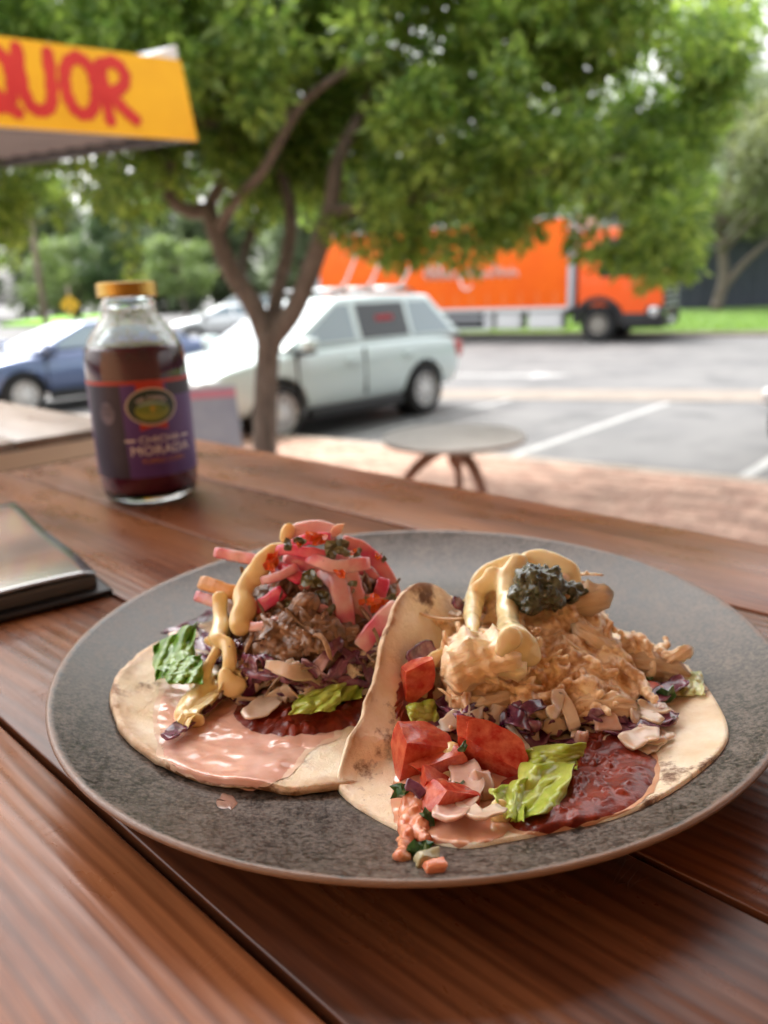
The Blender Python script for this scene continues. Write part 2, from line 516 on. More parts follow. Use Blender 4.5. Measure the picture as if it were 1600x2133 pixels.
def limb(mb, pts, n=9, seg=5):
    s = smooth_path(pts, seg)
    mb.tube([p[:3] for p in s], [max(p[3], .004) for p in s], n)

# the street tree, its forks measured in the picture at about 6.4 m
TY = 6.4
tree = empty('street_tree', (-.98, TY, .1), 0, 'leafy street tree with forked grey trunk between the table and parked car', 'tree')
tk = MB()
def B(*pp):
    out = []
    for px, py, dy, r in pp:
        q = aty(px, py, TY + dy); out.append((q.x, q.y, q.z, r))
    return out
base = aty(552, 960, TY)
limb(tk, [(base.x - .01, TY, .0, .15), (base.x, TY, .25, .115)] + B((552, 960, 0, .105), (553, 850, 0, .098), (558, 740, 0, .098), (566, 690, 0, .115)), 14)
limb(tk, B((560, 720, 0, .09), (530, 640, .02, .085), (480, 560, .05, .078), (452, 490, .08, .072), (432, 442, .1, .066), (395, 440, .1, .058), (355, 415, .05, .054), (342, 375, 0, .05), (352, 335, -.05, .045), (300, 305, -.1, .04), (240, 260, -.2, .03)), 11)
limb(tk, B((440, 455, .1, .06), (440, 420, .15, .05), (470, 370, .1, .046), (487, 325, .05, .042), (470, 275, 0, .038), (420, 250, -.1, .034), (380, 215, -.2, .03)), 10)
limb(tk, B((570, 700, 0, .095), (610, 650, -.03, .082), (645, 570, -.05, .08), (672, 490, -.06, .078), (690, 430, -.05, .066), (705, 330, 0, .055), (760, 220, .1, .045), (790, 90, .2, .035), (800, -60, .3, .025)), 12)
limb(tk, B((565, 690, .06, .07), (580, 600, .18, .06), (600, 520, .3, .055), (605, 440, .4, .05), (580, 330, .5, .045), (560, 200, .6, .04), (600, 40, .7, .03)), 10)
limb(tk, B((672, 480, -.06, .055), (740, 440, .05, .05), (850, 395, .15, .046), (960, 345, .2, .04), (1080, 275, .1, .034), (1200, 190, -.1, .028), (1330, 120, -.2, .02)), 9)
limb(tk, B((690, 440, -.1, .045), (830, 420, -.3, .04), (1000, 380, -.5, .034), (1160, 350, -.6, .028), (1300, 330, -.7, .02)), 8)
limb(tk, B((455, 480, .08, .05), (490, 420, -.2, .042), (548, 355, -.4, .036), (600, 262, -.5, .034), (640, 205, -.55, .03), (715, 150, -.6, .024), (800, 110, -.7, .018)), 9)
limb(tk, B((600, 262, -.5, .03), (590, 180, -.5, .026), (560, 100, -.5, .022), (580, 0, -.5, .016)), 8)
limb(tk, B((500, 590, .05, .05), (510, 520, .4, .04), (540, 430, .7, .034), (480, 300, 1.0, .028), (420, 150, 1.2, .02)), 8)
limb(tk, B((342, 385, 0, .04), (280, 370, .3, .03), (180, 350, .5, .024), (60, 340, .7, .018)), 8)
tko = tk.build('trunk', BARK, tree, smooth=True, world=True)
# crown clumps: picture column, row, depth offset, radius (m)
cl = []
g = np.random.default_rng(11)
def clump(px, py, dy, r):
    q = aty(px, py, TY + dy); cl.append((q.x, q.y, q.z, r))
low = [(-120, 470), (0, 505), (60, 480), (150, 440), (230, 430), (275, 500), (330, 470), (420, 420), (520, 430), (600, 470), (700, 505), (800, 530), (900, 540), (1000, 535), (1090, 500), (1130, 440), (1190, 430), (1215, 500), (1260, 555), (1330, 570), (1420, 580), (1470, 470), (1500, 380), (1520, 300), (1560, 200), (1600, 110)]
def lowy(px):
    for (a, b), (c, d) in zip(low, low[1:]):
        if a <= px <= c: return b + (d - b) * (px - a) / (c - a)
    return 470
n_ = 0
while n_ < 500:
    px = g.uniform(-260, 1560); py = g.uniform(-260, 560)
    dy = max(-1.1, g.normal(0, .75))
    r = g.uniform(.13, .27)
    rp = r / TY * 1600
    lim = lowy(px) - rp * .75
    if py > lim: continue
    if 1360 < px < 1490 and py < 70: continue
    if px > 1290 and py < 120 and g.random() < .35: continue          # sky at top right
    if px > 1150 and py < -150 and g.random() < .6: continue
    if px + rp * .6 > 1590 - max(0, py - 120) * .40: continue
    if py < -150 and px < 0: continue
    if 500 < px < 760 and py > 120 and dy < .15 and g.random() < .45: continue   # open space round the main limbs
    if 300 < px < 520 and py > 230 and dy < .2 and g.random() < .45: continue
    clump(px, py, dy, r); n_ += 1
for _ in range(85): clump(g.uniform(280, 780), g.uniform(40, 430), g.uniform(.35, 1.3), g.uniform(.14, .24))
for px in list(range(700, 1110, 34)) + list(range(1215, 1460, 34)):                                         # skirt hanging in front of the truck
    clump(px, lowy(px) - 22 + g.uniform(-12, 22), g.uniform(-.6, .5), g.uniform(.10, .17))
for px, py in ((265, 520), (280, 560), (1440, 560), (1450, 520), (1400, 520), (1340, 530), (30, 480), (10, 530), (120, 440), (1560, 60), (1530, 120), (1590, 30), (1480, 20)):
    clump(px, py, g.uniform(-.3, .3), .11)
LEAF = leaf_mat('street_tree_leaf', (.062, .14, .034), (.29, .41, .10), .54, .38)
cro = leaf_cloud('crown', [c[:3] for c in cl], [c[3] for c in cl], 125000, .094, LEAF, 1.0, 3)
cro.parent = tree; cro.matrix_parent_inverse = wmat(tree).inverted()

def far_tree(name, loc, h, wd, n, size, m, label, cat='tree', seed=1, trunk_h=.35, r=.16, group=None, fork=None):
    t = empty(name, loc, 0, label, cat, group)
    g2 = np.random.default_rng(seed)
    mb = MB()
    limb(mb, [(0, 0, -.1, r * 1.2), (.03 * h, 0, h * .18, r), (0, .02 * h, h * trunk_h, r * .85), (.02 * h, 0, h * .7, r * .45), (0, 0, h * .9, r * .2)], 9)
    for k in range(6):
        a = g2.uniform(0, 2 * pi); z0 = h * g2.uniform(trunk_h * .6, .6)
        limb(mb, [(0, 0, z0, r * .6), (cos(a) * wd * .25, sin(a) * wd * .25, z0 + h * .14, r * .42), (cos(a) * wd * .6, sin(a) * wd * .6, z0 + h * .26, r * .15)], 7)
    if fork:
        for q in fork: limb(mb, q, 8)
    mb.build('trunk', BARK, t, smooth=True)
    cs, rs = [], []
    for k in range(46):
        a = g2.uniform(0, 2 * pi); q = g2.random() ** .5; zz = g2.uniform(-1, 1)
        k2 = sqrt(max(0, 1 - zz * zz * .8))
        cs.append((cos(a) * q * wd * k2, sin(a) * q * wd * k2, h * (.5 + trunk_h * .5) + zz * h * (1 - trunk_h) * .5 * .92))
        rs.append(g2.uniform(.16, .34) * wd)
    c = leaf_cloud('crown', cs, rs, n, size, m, .8, seed + 50)
    c.parent = t
    return t
OLIVE = leaf_mat('olive_leaf', (.10, .13, .055), (.22, .25, .11), .3, .6)
MIDG = leaf_mat('bright_leaf', (.09, .15, .045), (.20, .28, .09), .35, .5)
PALE = leaf_mat('grey_green_leaf', (.13, .17, .10), (.26, .31, .19), .35, .6)
DARKG = leaf_mat('dark_leaf', (.03, .07, .025), (.09, .16, .05), .3, .5)
far_tree('fence_tree', (16.3, 38.0, .12), 8.8, 4.4, 9000, .36, OLIVE, 'loose olive tree with pale forked trunk in front of the dark fence', seed=4, trunk_h=.42, r=.24,
         fork=[[(0, 0, .6, .22), (1.0, -.2, 2.0, .16), (2.2, -.3, 3.1, .12), (3.3, 0, 4.2, .07)]])
far_tree('pale_tree', (25.0, 46.0, .1), 13.0, 6.0, 9000, .5, PALE, 'tall pale green tree at the right edge behind the fence', seed=5, trunk_h=.3, r=.3)
far_tree('round_bush', (-19.5, 52, .1), 5.2, 3.0, 5000, .4, MIDG, 'bright green rounded bush across the road left of the trunk', 'bush', seed=8, trunk_h=.15, r=.15)
far_tree('dark_tree', (-15.5, 50, .1), 7.4, 2.5, 5000, .38, DARKG, 'narrow dark green tree behind the juice bottle cap', seed=9, trunk_h=.2, r=.2)
far_tree('young_tree', (-9.2, 38, .1), 4.2, 1.6, 3000, .26, MIDG, 'small young tree with thin trunk behind the silver car', seed=10, trunk_h=.4, r=.08)
WOODG_L = leaf_mat('wood_leaf', (.085, .125, .06), (.19, .25, .13), .3, .6)
# the wood beyond the road reads as one mass
cs, rs = [], []
g = np.random.default_rng(21)
wm_ = MB()
for i in range(60):
    x = -105 + i * 3.9 + g.uniform(-1.5, 1.5); y = 88 + g.uniform(-7, 16) - max(0, x) * .35
    h = g.uniform(9, 15) + (4 if x > -5 else 0)
    limb(wm_, [(x, y, 0, .28), (x + g.uniform(-.6, .6), y, h * .5, .2), (x + g.uniform(-1, 1), y, h * .9, .08)], 6, 3)
    for k in range(26):
        a = g.uniform(0, 2 * pi); q = g.random() ** .5 * 3.4
        cs.append((x + cos(a) * q, y + sin(a) * q, h * g.uniform(.12, 1.0))); rs.append(g.uniform(.9, 1.9))
wood = leaf_cloud('far_wood', cs, rs, 120000, 1.4, WOODG_L, .9, 22)
tag(wood, 'hazy belt of tall trees on the far side of the road', 'wood', kind='stuff')
wt = wm_.build('trunks', BARK, wood, smooth=True); wt['kind'] = 'stuff'

# ------------------------------------------------------------------ far left: pole, warning sign, lawn
POLEW = mat('pole_wood', (.28, .21, .16), .9, (.36, .29, .23), 6, stretch=(1, 1, .1))
pole = empty('power_pole', (-20.8, 50, 0), 0, 'tall timber power pole rising above the yellow sign', 'pole')
pm = MB(); pm.tube([(0, 0, 0), (0, 0, 10.5)], [.2, .15], 12); pm.build('shaft', POLEW, pole, smooth=True)
pm = MB(); pm.box((-1.2, -.06, 9.5), (1.2, .06, 9.65)); pm.build('cross_arm', POLEW, pole)
LAWN = mat('lawn', (.15, .34, .03), .9, (.24, .48, .05), 2)
sheet('lawn', [(-27.5, 58), (-21.2, 54), (-24, 80), (-32, 82)], .25, LAWN, thick=.3)
YEL = mat('sign_yellow', (.80, .48, .02), .5)
BLK = mat('matt_black', (.015, .015, .017), .6)
sg = empty('warning_sign', (-14.9, 38.9, 0), 0, 'yellow diamond warning sign on a short post beyond the cars', 'sign')
pm = MB(); pm.tube([(0, .04, 0), (0, .04, 2.4)], .045, 8); pm.build('post', mat('rusty_post', (.32, .24, .19), .7), sg, smooth=True)
pm = MB(); pm.prism([(0, 1.02), (.47, 1.49), (0, 1.96), (-.47, 1.49)], -.02, 0, lambda x, y, h: (x, h, y)); pm.build('plate', YEL, sg)
pm = MB(); pm.tube([(0, -.03, 1.72), (0, -.03, 1.73)], .06, 8); pm.prism([(-.07, 1.64), (.07, 1.64), (.05, 1.38), (.11, 1.2), (.06, 1.2), (0, 1.34), (-.06, 1.2), (-.11, 1.2), (-.05, 1.38)], -.026, -.022, lambda x, y, h: (x, h, y))
pm.build('walking_figure', BLK, sg)

# ================================================================== VEHICLES
TYRE = mat('tyre_rubber', (.018, .018, .019), .8)
RIM = mat('alloy_rim', (.75, .75, .76), .35, metal=.4)
CARBLK = mat('car_black_trim', (.02, .02, .022), .5)
GLASSL = mat('car_glass_sky_tone', (.20, .27, .31), .04, spec=.9, coat=1, crough=.02)  # pale base colour stands in for reflected sky
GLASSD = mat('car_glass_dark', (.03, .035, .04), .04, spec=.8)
CHROME = mat('chrome', (.75, .76, .78), .12, metal=1)
LAMP = mat('lamp_lens', (.62, .64, .66), .08, spec=.8, coat=1)
AMBER = mat('amber_lens', (.75, .16, .02), .15, coat=1)
REDL = mat('tail_lens', (.45, .02, .02), .15, coat=1)
def paint(name, c, flake=.25): return mat(name, c, .28, coat=1, crough=.04, metal=flake, spec=.5)
def wheel(parent, x, y, r, wd, side, spokes=10, rimr=.68, rimmat=None):
    M_ = Matrix.Translation((x, y, r)) @ Matrix.Rotation(-pi / 2 * side, 4, 'X')
    q = r * rimr
    mb = MB(); mb.lathe([(q, -wd/2), (r*.9, -wd/2), (r*.985, -wd*.36), (r, -wd*.2), (r, wd*.2), (r*.985, wd*.36), (r*.9, wd/2), (q, wd/2), (q*.96, wd*.1), (q*.96, -wd*.1)], 36, M_, close=True)
    t = mb.build('wheel', TYRE, parent, smooth=True)
    mb = MB(); mb.lathe([(q*.99, wd*.42), (q*.93, wd*.46), (q*.9, wd*.3), (q*.86, wd*.06), (.02, wd*.04)], 32, M_)
    for k in range(spokes):
        R_ = M_ @ Matrix.Rotation(2 * pi * k / spokes, 4, 'Z')
        mb.box((q*.1, -q*.075, wd*.1), (q*.94, q*.075, wd*.36), R_)
    mb.lathe([(q*.24, wd*.1), (q*.24, wd*.4), (q*.18, wd*.43), (.001, wd*.43)], 16, M_)
    mb.build('rim', rimmat or RIM, t)
    return t
def car(name, loc, heading, label, spec, body, group=None, dark_rear=False, glass=None):
    """x forward, origin on the ground below the middle"""
    root = empty(name, (loc[0], loc[1], 0), heading, label, 'car', group)
    glass = glass or GLASSL
    st = spec['st']; N_ = 8
    prof = lambda zb, zt, hw: [(.0, zb), (.84*hw, zb), (.965*hw, zb+.09), (hw, zb+.48*(zt-zb)), (.985*hw, zt-.12), (.94*hw, zt-.03), (.80*hw, zt+.005), (0, zt+.03)]
    vs, fs = [], []
    for x, zb, zt, hw in st:
        p = prof(zb, zt, hw)
        ring = [(x, y, z) for y, z in p] + [(x, -y, z) for y, z in p[-2:0:-1]]
        vs += ring
    m = 14
    for i in range(len(st) - 1):
        for k in range(m): fs.append((i*m+k, i*m+(k+1)%m, (i+1)*m+(k+1)%m, (i+1)*m+k))
    fs.append(tuple(range(m))[::-1]); fs.append(tuple(range((len(st)-1)*m, len(st)*m)))
    bm = bmesh.new(); vv = [bm.verts.new(v) for v in vs]
    for f in fs: bm.faces.new([vv[i] for i in f])
    bmesh.ops.recalc_face_normals(bm, faces=bm.faces)
    me = bm_mesh('body', bm)
    me = evaluated(me, [('SUBSURF', dict(levels=2, render_levels=2))])
    # cut the wheel arches
    cut = MB(); wr = spec['wr']
    for wx in spec['wx']:
        for s in (-1, 1):
            Mc = Matrix.Translation((wx, s * .80, wr * 1.02)) @ Matrix.Rotation(pi / 2, 4, 'X')
            n = 32; rr = wr * 1.17
            v = [Mc @ Vector((rr*cos(2*pi*k/n), rr*sin(2*pi*k/n), h)) for h in (-.24, .24) for k in range(n)]
            cut.add(v, [tuple(range(n))[::-1], tuple(range(n, 2*n))] + [(k, (k+1) % n, n+(k+1) % n, n+k) for k in range(n)])
    co = cut.build('cutter', None)
    me = evaluated(me, [('BOOLEAN', dict(object=co, operation='DIFFERENCE', solver='EXACT'))])
    bpy.data.objects.remove(co)
    bo = link('body', me, body, root); me.materials.clear(); me.materials.append(body)
    autosmooth(bo, 40)
    hw = max(s[3] for s in st)
    # greenhouse
    (rb, rt, ft, fb), bz, rz, hb, ht = spec['gh']
    q = []
    for s in (1, -1): q += [(rb, s*hb, bz), (fb, s*hb, bz), (ft, s*ht, rz-.03), ((ft+rt)/2, s*ht*1.02, rz), (rt, s*ht, rz-.03)]
    mb = MB(); mb.add(q, [(0,1,2,3,4), (9,8,7,6,5), (0,5,6,1), (1,6,7,2), (2,7,8,3), (3,8,9,4), (4,9,5,0)])
    mb.build('cabin', body, root, bevel=.045)
    def sp(x, t, s, off=.006): return (x, s * (hb + (ht - hb) * t + off), bz + (rz - .03 - bz) * t)
    xr = lambda t: rb + (rt - rb) * t
    xf = lambda t: fb + (ft - fb) * t
    for s in (1, -1):
        for k, (x0, x1) in enumerate(spec['win']):
            t0, t1 = .10, .86
            a0 = x0 if x0 is not None else xr(t0) + .16; a1 = x0 if x0 is not None else xr(t1) + .13
            b0 = x1 if x1 is not None else xf(t0) - .17; b1 = x1 if x1 is not None else xf(t1) - .10
            mb = MB(); out = [sp(a0, t0, s), sp(b0, t0, s), sp(b1, t1, s), sp(a1, t1, s)]; inn = [sp(a0, t0, s, -.01), sp(b0, t0, s, -.01), sp(b1, t1, s, -.01), sp(a1, t1, s, -.01)]
            mb.add(out + inn, [(0,1,2,3), (7,6,5,4), (0,4,5,1), (1,5,6,2), (2,6,7,3), (3,7,4,0)])
            mb.build('side_window', GLASSD if (dark_rear and k == 1 and s == 1) else glass, root)  # dark pane stands for the shaded interior of an open window
    def pane(nm, xa, xb, sgn, m):
        mb = MB(); o_ = []
        for off in (.008, -.01):
            for t, wf in ((.08, .93), (.9, .9)):
                x = xa + (xb - xa) * t; hw_ = (hb + (ht - hb) * t) * wf; z = bz + (rz - .03 - bz) * t
                o_ += [(x + sgn * off, hw_, z + off), (x + sgn * off, -hw_, z + off)]
        mb.add(o_, [(0,1,3,2), (6,7,5,4), (0,4,5,1), (2,3,7,6), (0,2,6,4), (1,5,7,3)])
        return mb.build(nm, m, root)
    pane('windscreen', fb, ft, 1, glass); pane('rear_window', rb, rt, -1, GLASSD)
    for wx in spec['wx']:
        for s in (1, -1):
            wheel(root, wx, s * (hw - .125), wr, .23, s, spec.get('spokes', 10))
            mb = MB(); mb.lathe([(.01, 0), (wr*1.14, 0), (wr*1.14, .02), (.01, .02)], 28, Matrix.Translation((wx, s*.565, wr*1.02)) @ Matrix.Rotation(-pi/2*s, 4, 'X'))
            mb.build('wheel_well', CARBLK, root)
    # sills, bumpers, mirrors, lamps, handles
    for s in (1, -1):
        mb = MB(); mb.box((spec['wx'][0] + wr*1.25, s*(hw-.09)-.06, .2), (spec['wx'][1] - wr*1.25, s*(hw-.09)+.06, .34)); mb.build('sill', CARBLK, root, bevel=.02)
        mx_ = fb - .22
        mb = MB(); mb.box((mx_-.09, s*(hw+.02), bz+.0), (mx_+.09, s*(hw+.2), bz+.14)); mo = mb.build('door_mirror', body, root, bevel=.035)
        mb = MB(); mb.box((mx_-.07, s*(hw-.12), bz-.045), (mx_+.07, s*(hw+.17), bz+.004)); mb.build('mirror_base', CARBLK, mo, bevel=.015)
        fx = st[-2][0]; 
        mb = MB(); mb.box((fx-.28, s*(st[-3][3]-.3), st[-3][2]-.2), (fx+.02, s*(st[-3][3]-.02), st[-3][2]-.06)); mb.build('headlight', LAMP, root, bevel=.04)
        mb = MB(); mb.box((fx-.24, s*(st[-3][3]-.2), st[-2][1]+.14), (fx+.0, s*(st[-3][3]-.015), st[-2][1]+.24)); mb.build('indicator', AMBER if spec.get('amber') else LAMP, root, bevel=.03)
        mb = MB(); mb.box((st[1][0]-.03, s*(st[1][3]-.2), st[1][2]-.28), (st[2][0]-.06, s*(st[1][3]+.012), st[1][2]-.06)); mb.build('tail_light', REDL, root, bevel=.03)
        for hx in spec['handles']:
            mb = MB(); mb.box((hx-.11, s*(hw-.005), bz-.2), (hx+.11, s*(hw+.03), bz-.16)); mb.build('door_handle', body, root, bevel=.01)
        for jx in spec['joints']:
            mb = MB(); mb.box((jx-.006, s*(hw-.05), .42), (jx+.006, s*(hw+.0015), bz-.05)); mb.build('door_joint', CARBLK, root)
    mb = MB(); mb.box((st[-2][0]-.1, -.42, st[-2][1]+.12), (st[-1][0]+.02, .42, st[-2][1]+.26)); mb.build('grille', CARBLK, root, bevel=.02)
    return root
SUV = dict(st=[(-2.12,.46,.72,.66),(-2.07,.36,1.0,.80),(-1.75,.30,1.07,.89),(-.5,.27,1.06,.905),(.75,.27,1.04,.905),(1.15,.28,1.02,.895),(1.65,.30,.96,.87),(2.02,.33,.86,.80),(2.18,.40,.70,.66),(2.24,.46,.60,.5)],
           gh=((-2.08,-1.55,.12,1.12), 1.03, 1.62, .82, .64), wx=(-1.23,1.23), wr=.345, win=[(-.05,None),(-1.02,-.15),(None,-1.1)], handles=(-.9,.12), joints=(-.1,.98), spokes=10)
SEDAN = dict(st=[(-2.2,.48,.72,.62),(-2.14,.38,.92,.76),(-1.8,.30,.99,.85),(-.5,.26,.96,.875),(.8,.26,.93,.875),(1.1,.27,.91,.865),(1.65,.29,.84,.84),(2.05,.33,.74,.76),(2.2,.40,.62,.62),(2.26,.46,.55,.45)],
             gh=((-1.75,-1.05,.15,1.12), .93, 1.37, .78, .58), wx=(-1.3,1.32), wr=.315, win=[(-.1,None),(-1.0,-.2),(None,-1.06)], handles=(-.9,.02), joints=(-.15,.95), spokes=9, amber=True)
MINT = paint('mint_white_paint', (.56, .66, .67), .05)
HEAD = atan2(-1.7204, -1.7595)
ca, sa = cos(HEAD), sin(HEAD)
# left side faces the camera: contact of the left rear wheel at (0.615, 10.563)
def seat(spec, contact, wx, heading):
    hw = max(s[3] for s in spec['st']) - .06
    lx, ly = wx, hw
    return (contact[0] - (cos(heading)*lx - sin(heading)*ly), contact[1] - (sin(heading)*lx + cos(heading)*ly))
suv = car('parked_suv', seat(SUV, (.615, 10.563), SUV['wx'][0], HEAD), HEAD, 'pale mint station wagon parked nose-in behind the street tree', SUV, MINT, dark_rear=True)
mb = MB()
for s in (.56, -.56):
    mb.tube([(-1.4, s, 1.60), (-1.3, s, 1.655), (.0, s, 1.655), (.1, s, 1.60)], .018, 8)
mb.build('roof_rail', CARBLK, suv, smooth=True)
SILV = mat('rack_metal', (.62, .63, .65), .3, metal=.7)
for x in (-1.15, -.55, -.1):
    mb = MB(); mb.tube([(x, .62, 1.69), (x, -.62, 1.69)], .02, 8); mb.tube([(x, .5, 1.69), (x, .62, 1.80), (x + .02, .80, 2.02), (x + .02, .84, 2.1)], .016, 8)
    mb.build('rack_bar', SILV, suv, smooth=True)
mb = MB(); mb.box((-.78, .70, 1.12), (-.45, .742, 1.36)); mb.build('red_seat_cover', mat('red_cloth', (.35, .03, .04), .8), suv, bevel=.03)
BLUE = paint('steel_blue_paint', (.10, .14, .27), .3)
sed = car('blue_sedan', seat(SEDAN, tuple(onz(60, 866, 0))[:2], SEDAN['wx'][1], HEAD), HEAD, 'steel blue sedan with bright windscreen parked behind the bottle', SEDAN, BLUE)
SILVER = paint('silver_paint', (.62, .65, .67), .5)
car('silver_sedan', (-5.6, 29.5), radians(200), 'silver sedan parked between the bottle and the tree trunk', SEDAN, SILVER)
DGREEN = paint('dark_grey_paint', (.06, .075, .08), .4)
car('grey_wagon', (-6.0, 34.5), radians(188), 'dark grey wagon parked behind the silver sedan', SUV, DGREEN)
car('white_hatchback', (-16.0, 24.5), radians(215), 'white car at the left edge behind the blue sedan', SUV, paint('white_paint', (.78, .79, .78), .05))
# the next bay at right holds a dark car: only its front corner reaches the picture
car('black_sedan', (5.58, 8.0), HEAD, 'black car whose front corner shows at the right edge', SEDAN, paint('black_paint', (.02, .022, .025), .3))

# ------------------------------------------------------------------ orange curtain-side truck
TA = radians(-31)
td = Vector((cos(TA), sin(TA))); tn = Vector((-td.y, td.x))
c_ = Vector((5.55, 22.45)) + tn * 1.25
truck = empty('curtain_truck', (c_.x, c_.y, 0), TA, 'bright orange curtain-side truck parked along the far kerb', 'truck')
ORANGE = mat('orange_curtain', (.95, .155, .004), .5, (.88, .125, .004), 1.2, spec=.35)
ORPAINT = mat('orange_cab_paint', (.93, .115, .008), .35, coat=.6, crough=.08, spec=.35)
GREYF = mat('grey_frame', (.50, .52, .56), .4)
WHITEP = mat('white_tank', (.72, .73, .74), .4)
mb = MB(); mb.box((-8.7, -1.22, 1.0), (-.16, 1.22, 3.38)); mb.build('curtain', ORANGE, truck, bevel=.02)
for x in (-8.8, -.16):
    mb = MB(); mb.box((x, -1.25, .95), (x + .16, 1.25, 3.45)); mb.build('end_frame', GREYF, truck, bevel=.02)
mb = MB(); mb.box((-8.7, -1.24, 3.38), (-.16, 1.24, 3.46)); mb.build('roof', WHITEP, truck)
mb = MB(); mb.box((-8.7, -1.24, .9), (-.16, 1.24, 1.0)); mb.build('side_rail', WHITEP, truck)
for k in range(15):
    x = -7.8 + k * .52
    mb = MB(); mb.box((x-.02, -1.228, 1.02), (x+.02, -1.223, 1.42)); mb.box((x-.035, -1.236, 1.06), (x+.035, -1.223, 1.14)); mb.build('curtain_strap', mat('strap', (.85, .22, .06), .6) if k == 0 else bpy.data.materials['strap'], truck)
def letters(name, body, size, m, parent, fn, font_scale_x=1.0, ext=0, depth_cut=2, world=False, align='CENTER', shear=0):
    cu = bpy.data.curves.new(name, 'FONT'); cu.body = body; cu.size = size; cu.align_x = align; cu.align_y = 'CENTER'; cu.resolution_u = 3; cu.extrude = ext; cu.shear = shear
    o = bpy.data.objects.new('work', cu); COL.objects.link(o)
    dg = bpy.context.evaluated_depsgraph_get()
    me = bpy.data.meshes.new_from_object(o.evaluated_get(dg))
    bpy.data.objects.remove(o)
    bm = bmesh.new(); bm.from_mesh(me)
    for _ in range(depth_cut):
        es = [e for e in bm.edges if abs(e.verts[0].co.x - e.verts[1].co.x) > size * .12]
        if es: bmesh.ops.subdivide_edges(bm, edges=es, cuts=1)
    bmesh.ops.triangulate(bm, faces=bm.faces)
    for v in bm.verts: v.co = Vector(fn(v.co.x * font_scale_x, v.co.y, v.co.z))
    bm.to_mesh(me); bm.free()
    return link(name, me, m, parent, world)
WLET = mat('white_lettering', (.85, .78, .74), .5)
# pale brush script on the curtain, too blurred to read: strokes only
mb = MB()
rs_ = random.Random(5)
x = -4.6
while x < -1.9:
    hgt = rs_.choice((.28, .3, .5, .32))
    mb.tube([(x, -1.234, 1.86), (x + .06, -1.234, 1.86 + hgt), (x + .13, -1.234, 1.9), (x + .2, -1.234, 1.86 + hgt * .6), (x + .26, -1.234, 1.88)], .028, 5)
    x += .27
mb.tube([(-4.7, -1.234, 1.98), (-4.55, -1.234, 2.4), (-4.38, -1.234, 2.0), (-4.2, -1.234, 2.42), (-4.05, -1.234, 1.9)], .045, 5)
mb.tube([(-3.5, -1.234, 1.88), (-3.42, -1.234, 1.62), (-3.25, -1.234, 1.55), (-3.1, -1.234, 1.66)], .035, 5)
mb.build('script_lettering', WLET, truck, smooth=True)
# cab
cab = MB()
sec = [(.12, 1.0), (.12, 2.95), (.55, 3.05), (1.75, 3.0), (2.2, 2.2), (2.35, 1.95), (2.41, 1.35), (2.41, .75), (1.35, .75), (1.3, 1.0)]
cab.prism(sec, -1.2, 1.2, lambda x, y, h: (x, h, y))
cabo = cab.build('cab', ORPAINT, truck, bevel=.06)
mb = MB(); mb.box((1.35, -1.21, .38), (2.47, 1.21, .8)); mb.build('bumper', CARBLK, truck, bevel=.05)
mb = MB(); mb.box((2.35, -.95, .82), (2.45, .95, 1.62)); gr = mb.build('grille', CARBLK, truck, bevel=.02)
for k in range(4):
    mb = MB(); mb.box((2.45, -.92, .93 + k*.17), (2.465, .92, .97 + k*.17)); mb.build('grille_bar', GREYF, gr)
mb = MB(); mb.box((2.47, -.3, .48), (2.485, .3, .64)); mb.build('number_plate', WHITEP, truck)
for s in (1, -1):
    mb = MB(); mb.box((2.0, s*1.08-.14, .62), (2.50, s*1.08+.14, .98)); hl = mb.build('headlight', CARBLK, truck, bevel=.06)
    mb = MB(); mb.lathe([(.001, .015), (.10, .012), (.13, 0)], 16, Matrix.Translation((2.23, s*1.225, .82)) @ Matrix.Rotation(-pi/2*s, 4, 'X')); mb.build('side_lens', CHROME, hl, smooth=True); mb = MB(); mb.lathe([(.001, .015), (.10, .012), (.13, 0)], 16, Matrix.Translation((2.505, s*1.08, .82)) @ Matrix.Rotation(pi/2, 4, 'Y')); mb.build('lens', CHROME, hl, smooth=True)
    mb = MB(); mb.prism([(.75, 1.75), (2.02, 1.75), (1.74, 2.75), (.75, 2.75)], 1.203*s, 1.19*s, lambda x, y, h: (x, h, y)); mb.build('side_window', GLASSD, truck)
    mb = MB(); mb.box((2.0, s*1.22, 1.7), (2.1, s*1.45, 2.35)); mb.build('wing_mirror', CARBLK, truck, bevel=.03)
    # fender and step
    mb = MB()
    arc = [(0.72 + cos(a)*r_, .52 + sin(a)*r_) for a, r_ in [(pi*k/10, .74) for k in range(11)]] + [(0.72 + cos(a)*.58, .52 + sin(a)*.58) for a in [pi - pi*k/10 for k in range(11)]]
    mb.prism(arc, s*.85, s*1.23, lambda x, y, h: (x, h, y)); mb.build('fender', CARBLK, truck)
mb = MB(); mb.prism([(1.785, 2.985), (2.235, 2.235), (2.21, 2.22), (1.76, 2.97)], -1.0, 1.0, lambda x, y, h: (x, h, y)); mb.build('windscreen', GLASSL, truck)
for x, n_w in ((.72, 1), (-5.4, 1), (-6.6, 1)):
    for s in (1, -1):
        wheel(truck, x, s * 1.06, .5, .3, s, 8, .55, mat('truck_hub', (.48, .45, .40), .5, (.32, .30, .27), 9) if (x, s) == (.72, 1) else bpy.data.materials['truck_hub'])
mb = MB(); mb.box((-8.1, -.45, .7), (1.6, .45, .92)); mb.build('chassis', CARBLK, truck)
for a, b, m_, nm in ((-4.5, -2.9, CARBLK, 'pallet_rack'), (-2.35, -1.6, WHITEP, 'tool_box'), (-1.35, -.35, WHITEP, 'fuel_tank'), (-2.75, -2.5, WHITEP, 'bracket')):
    mb = MB(); mb.box((a, -1.15, .38), (b, -.5, .88)); mb.build(nm, m_, truck, bevel=.04)
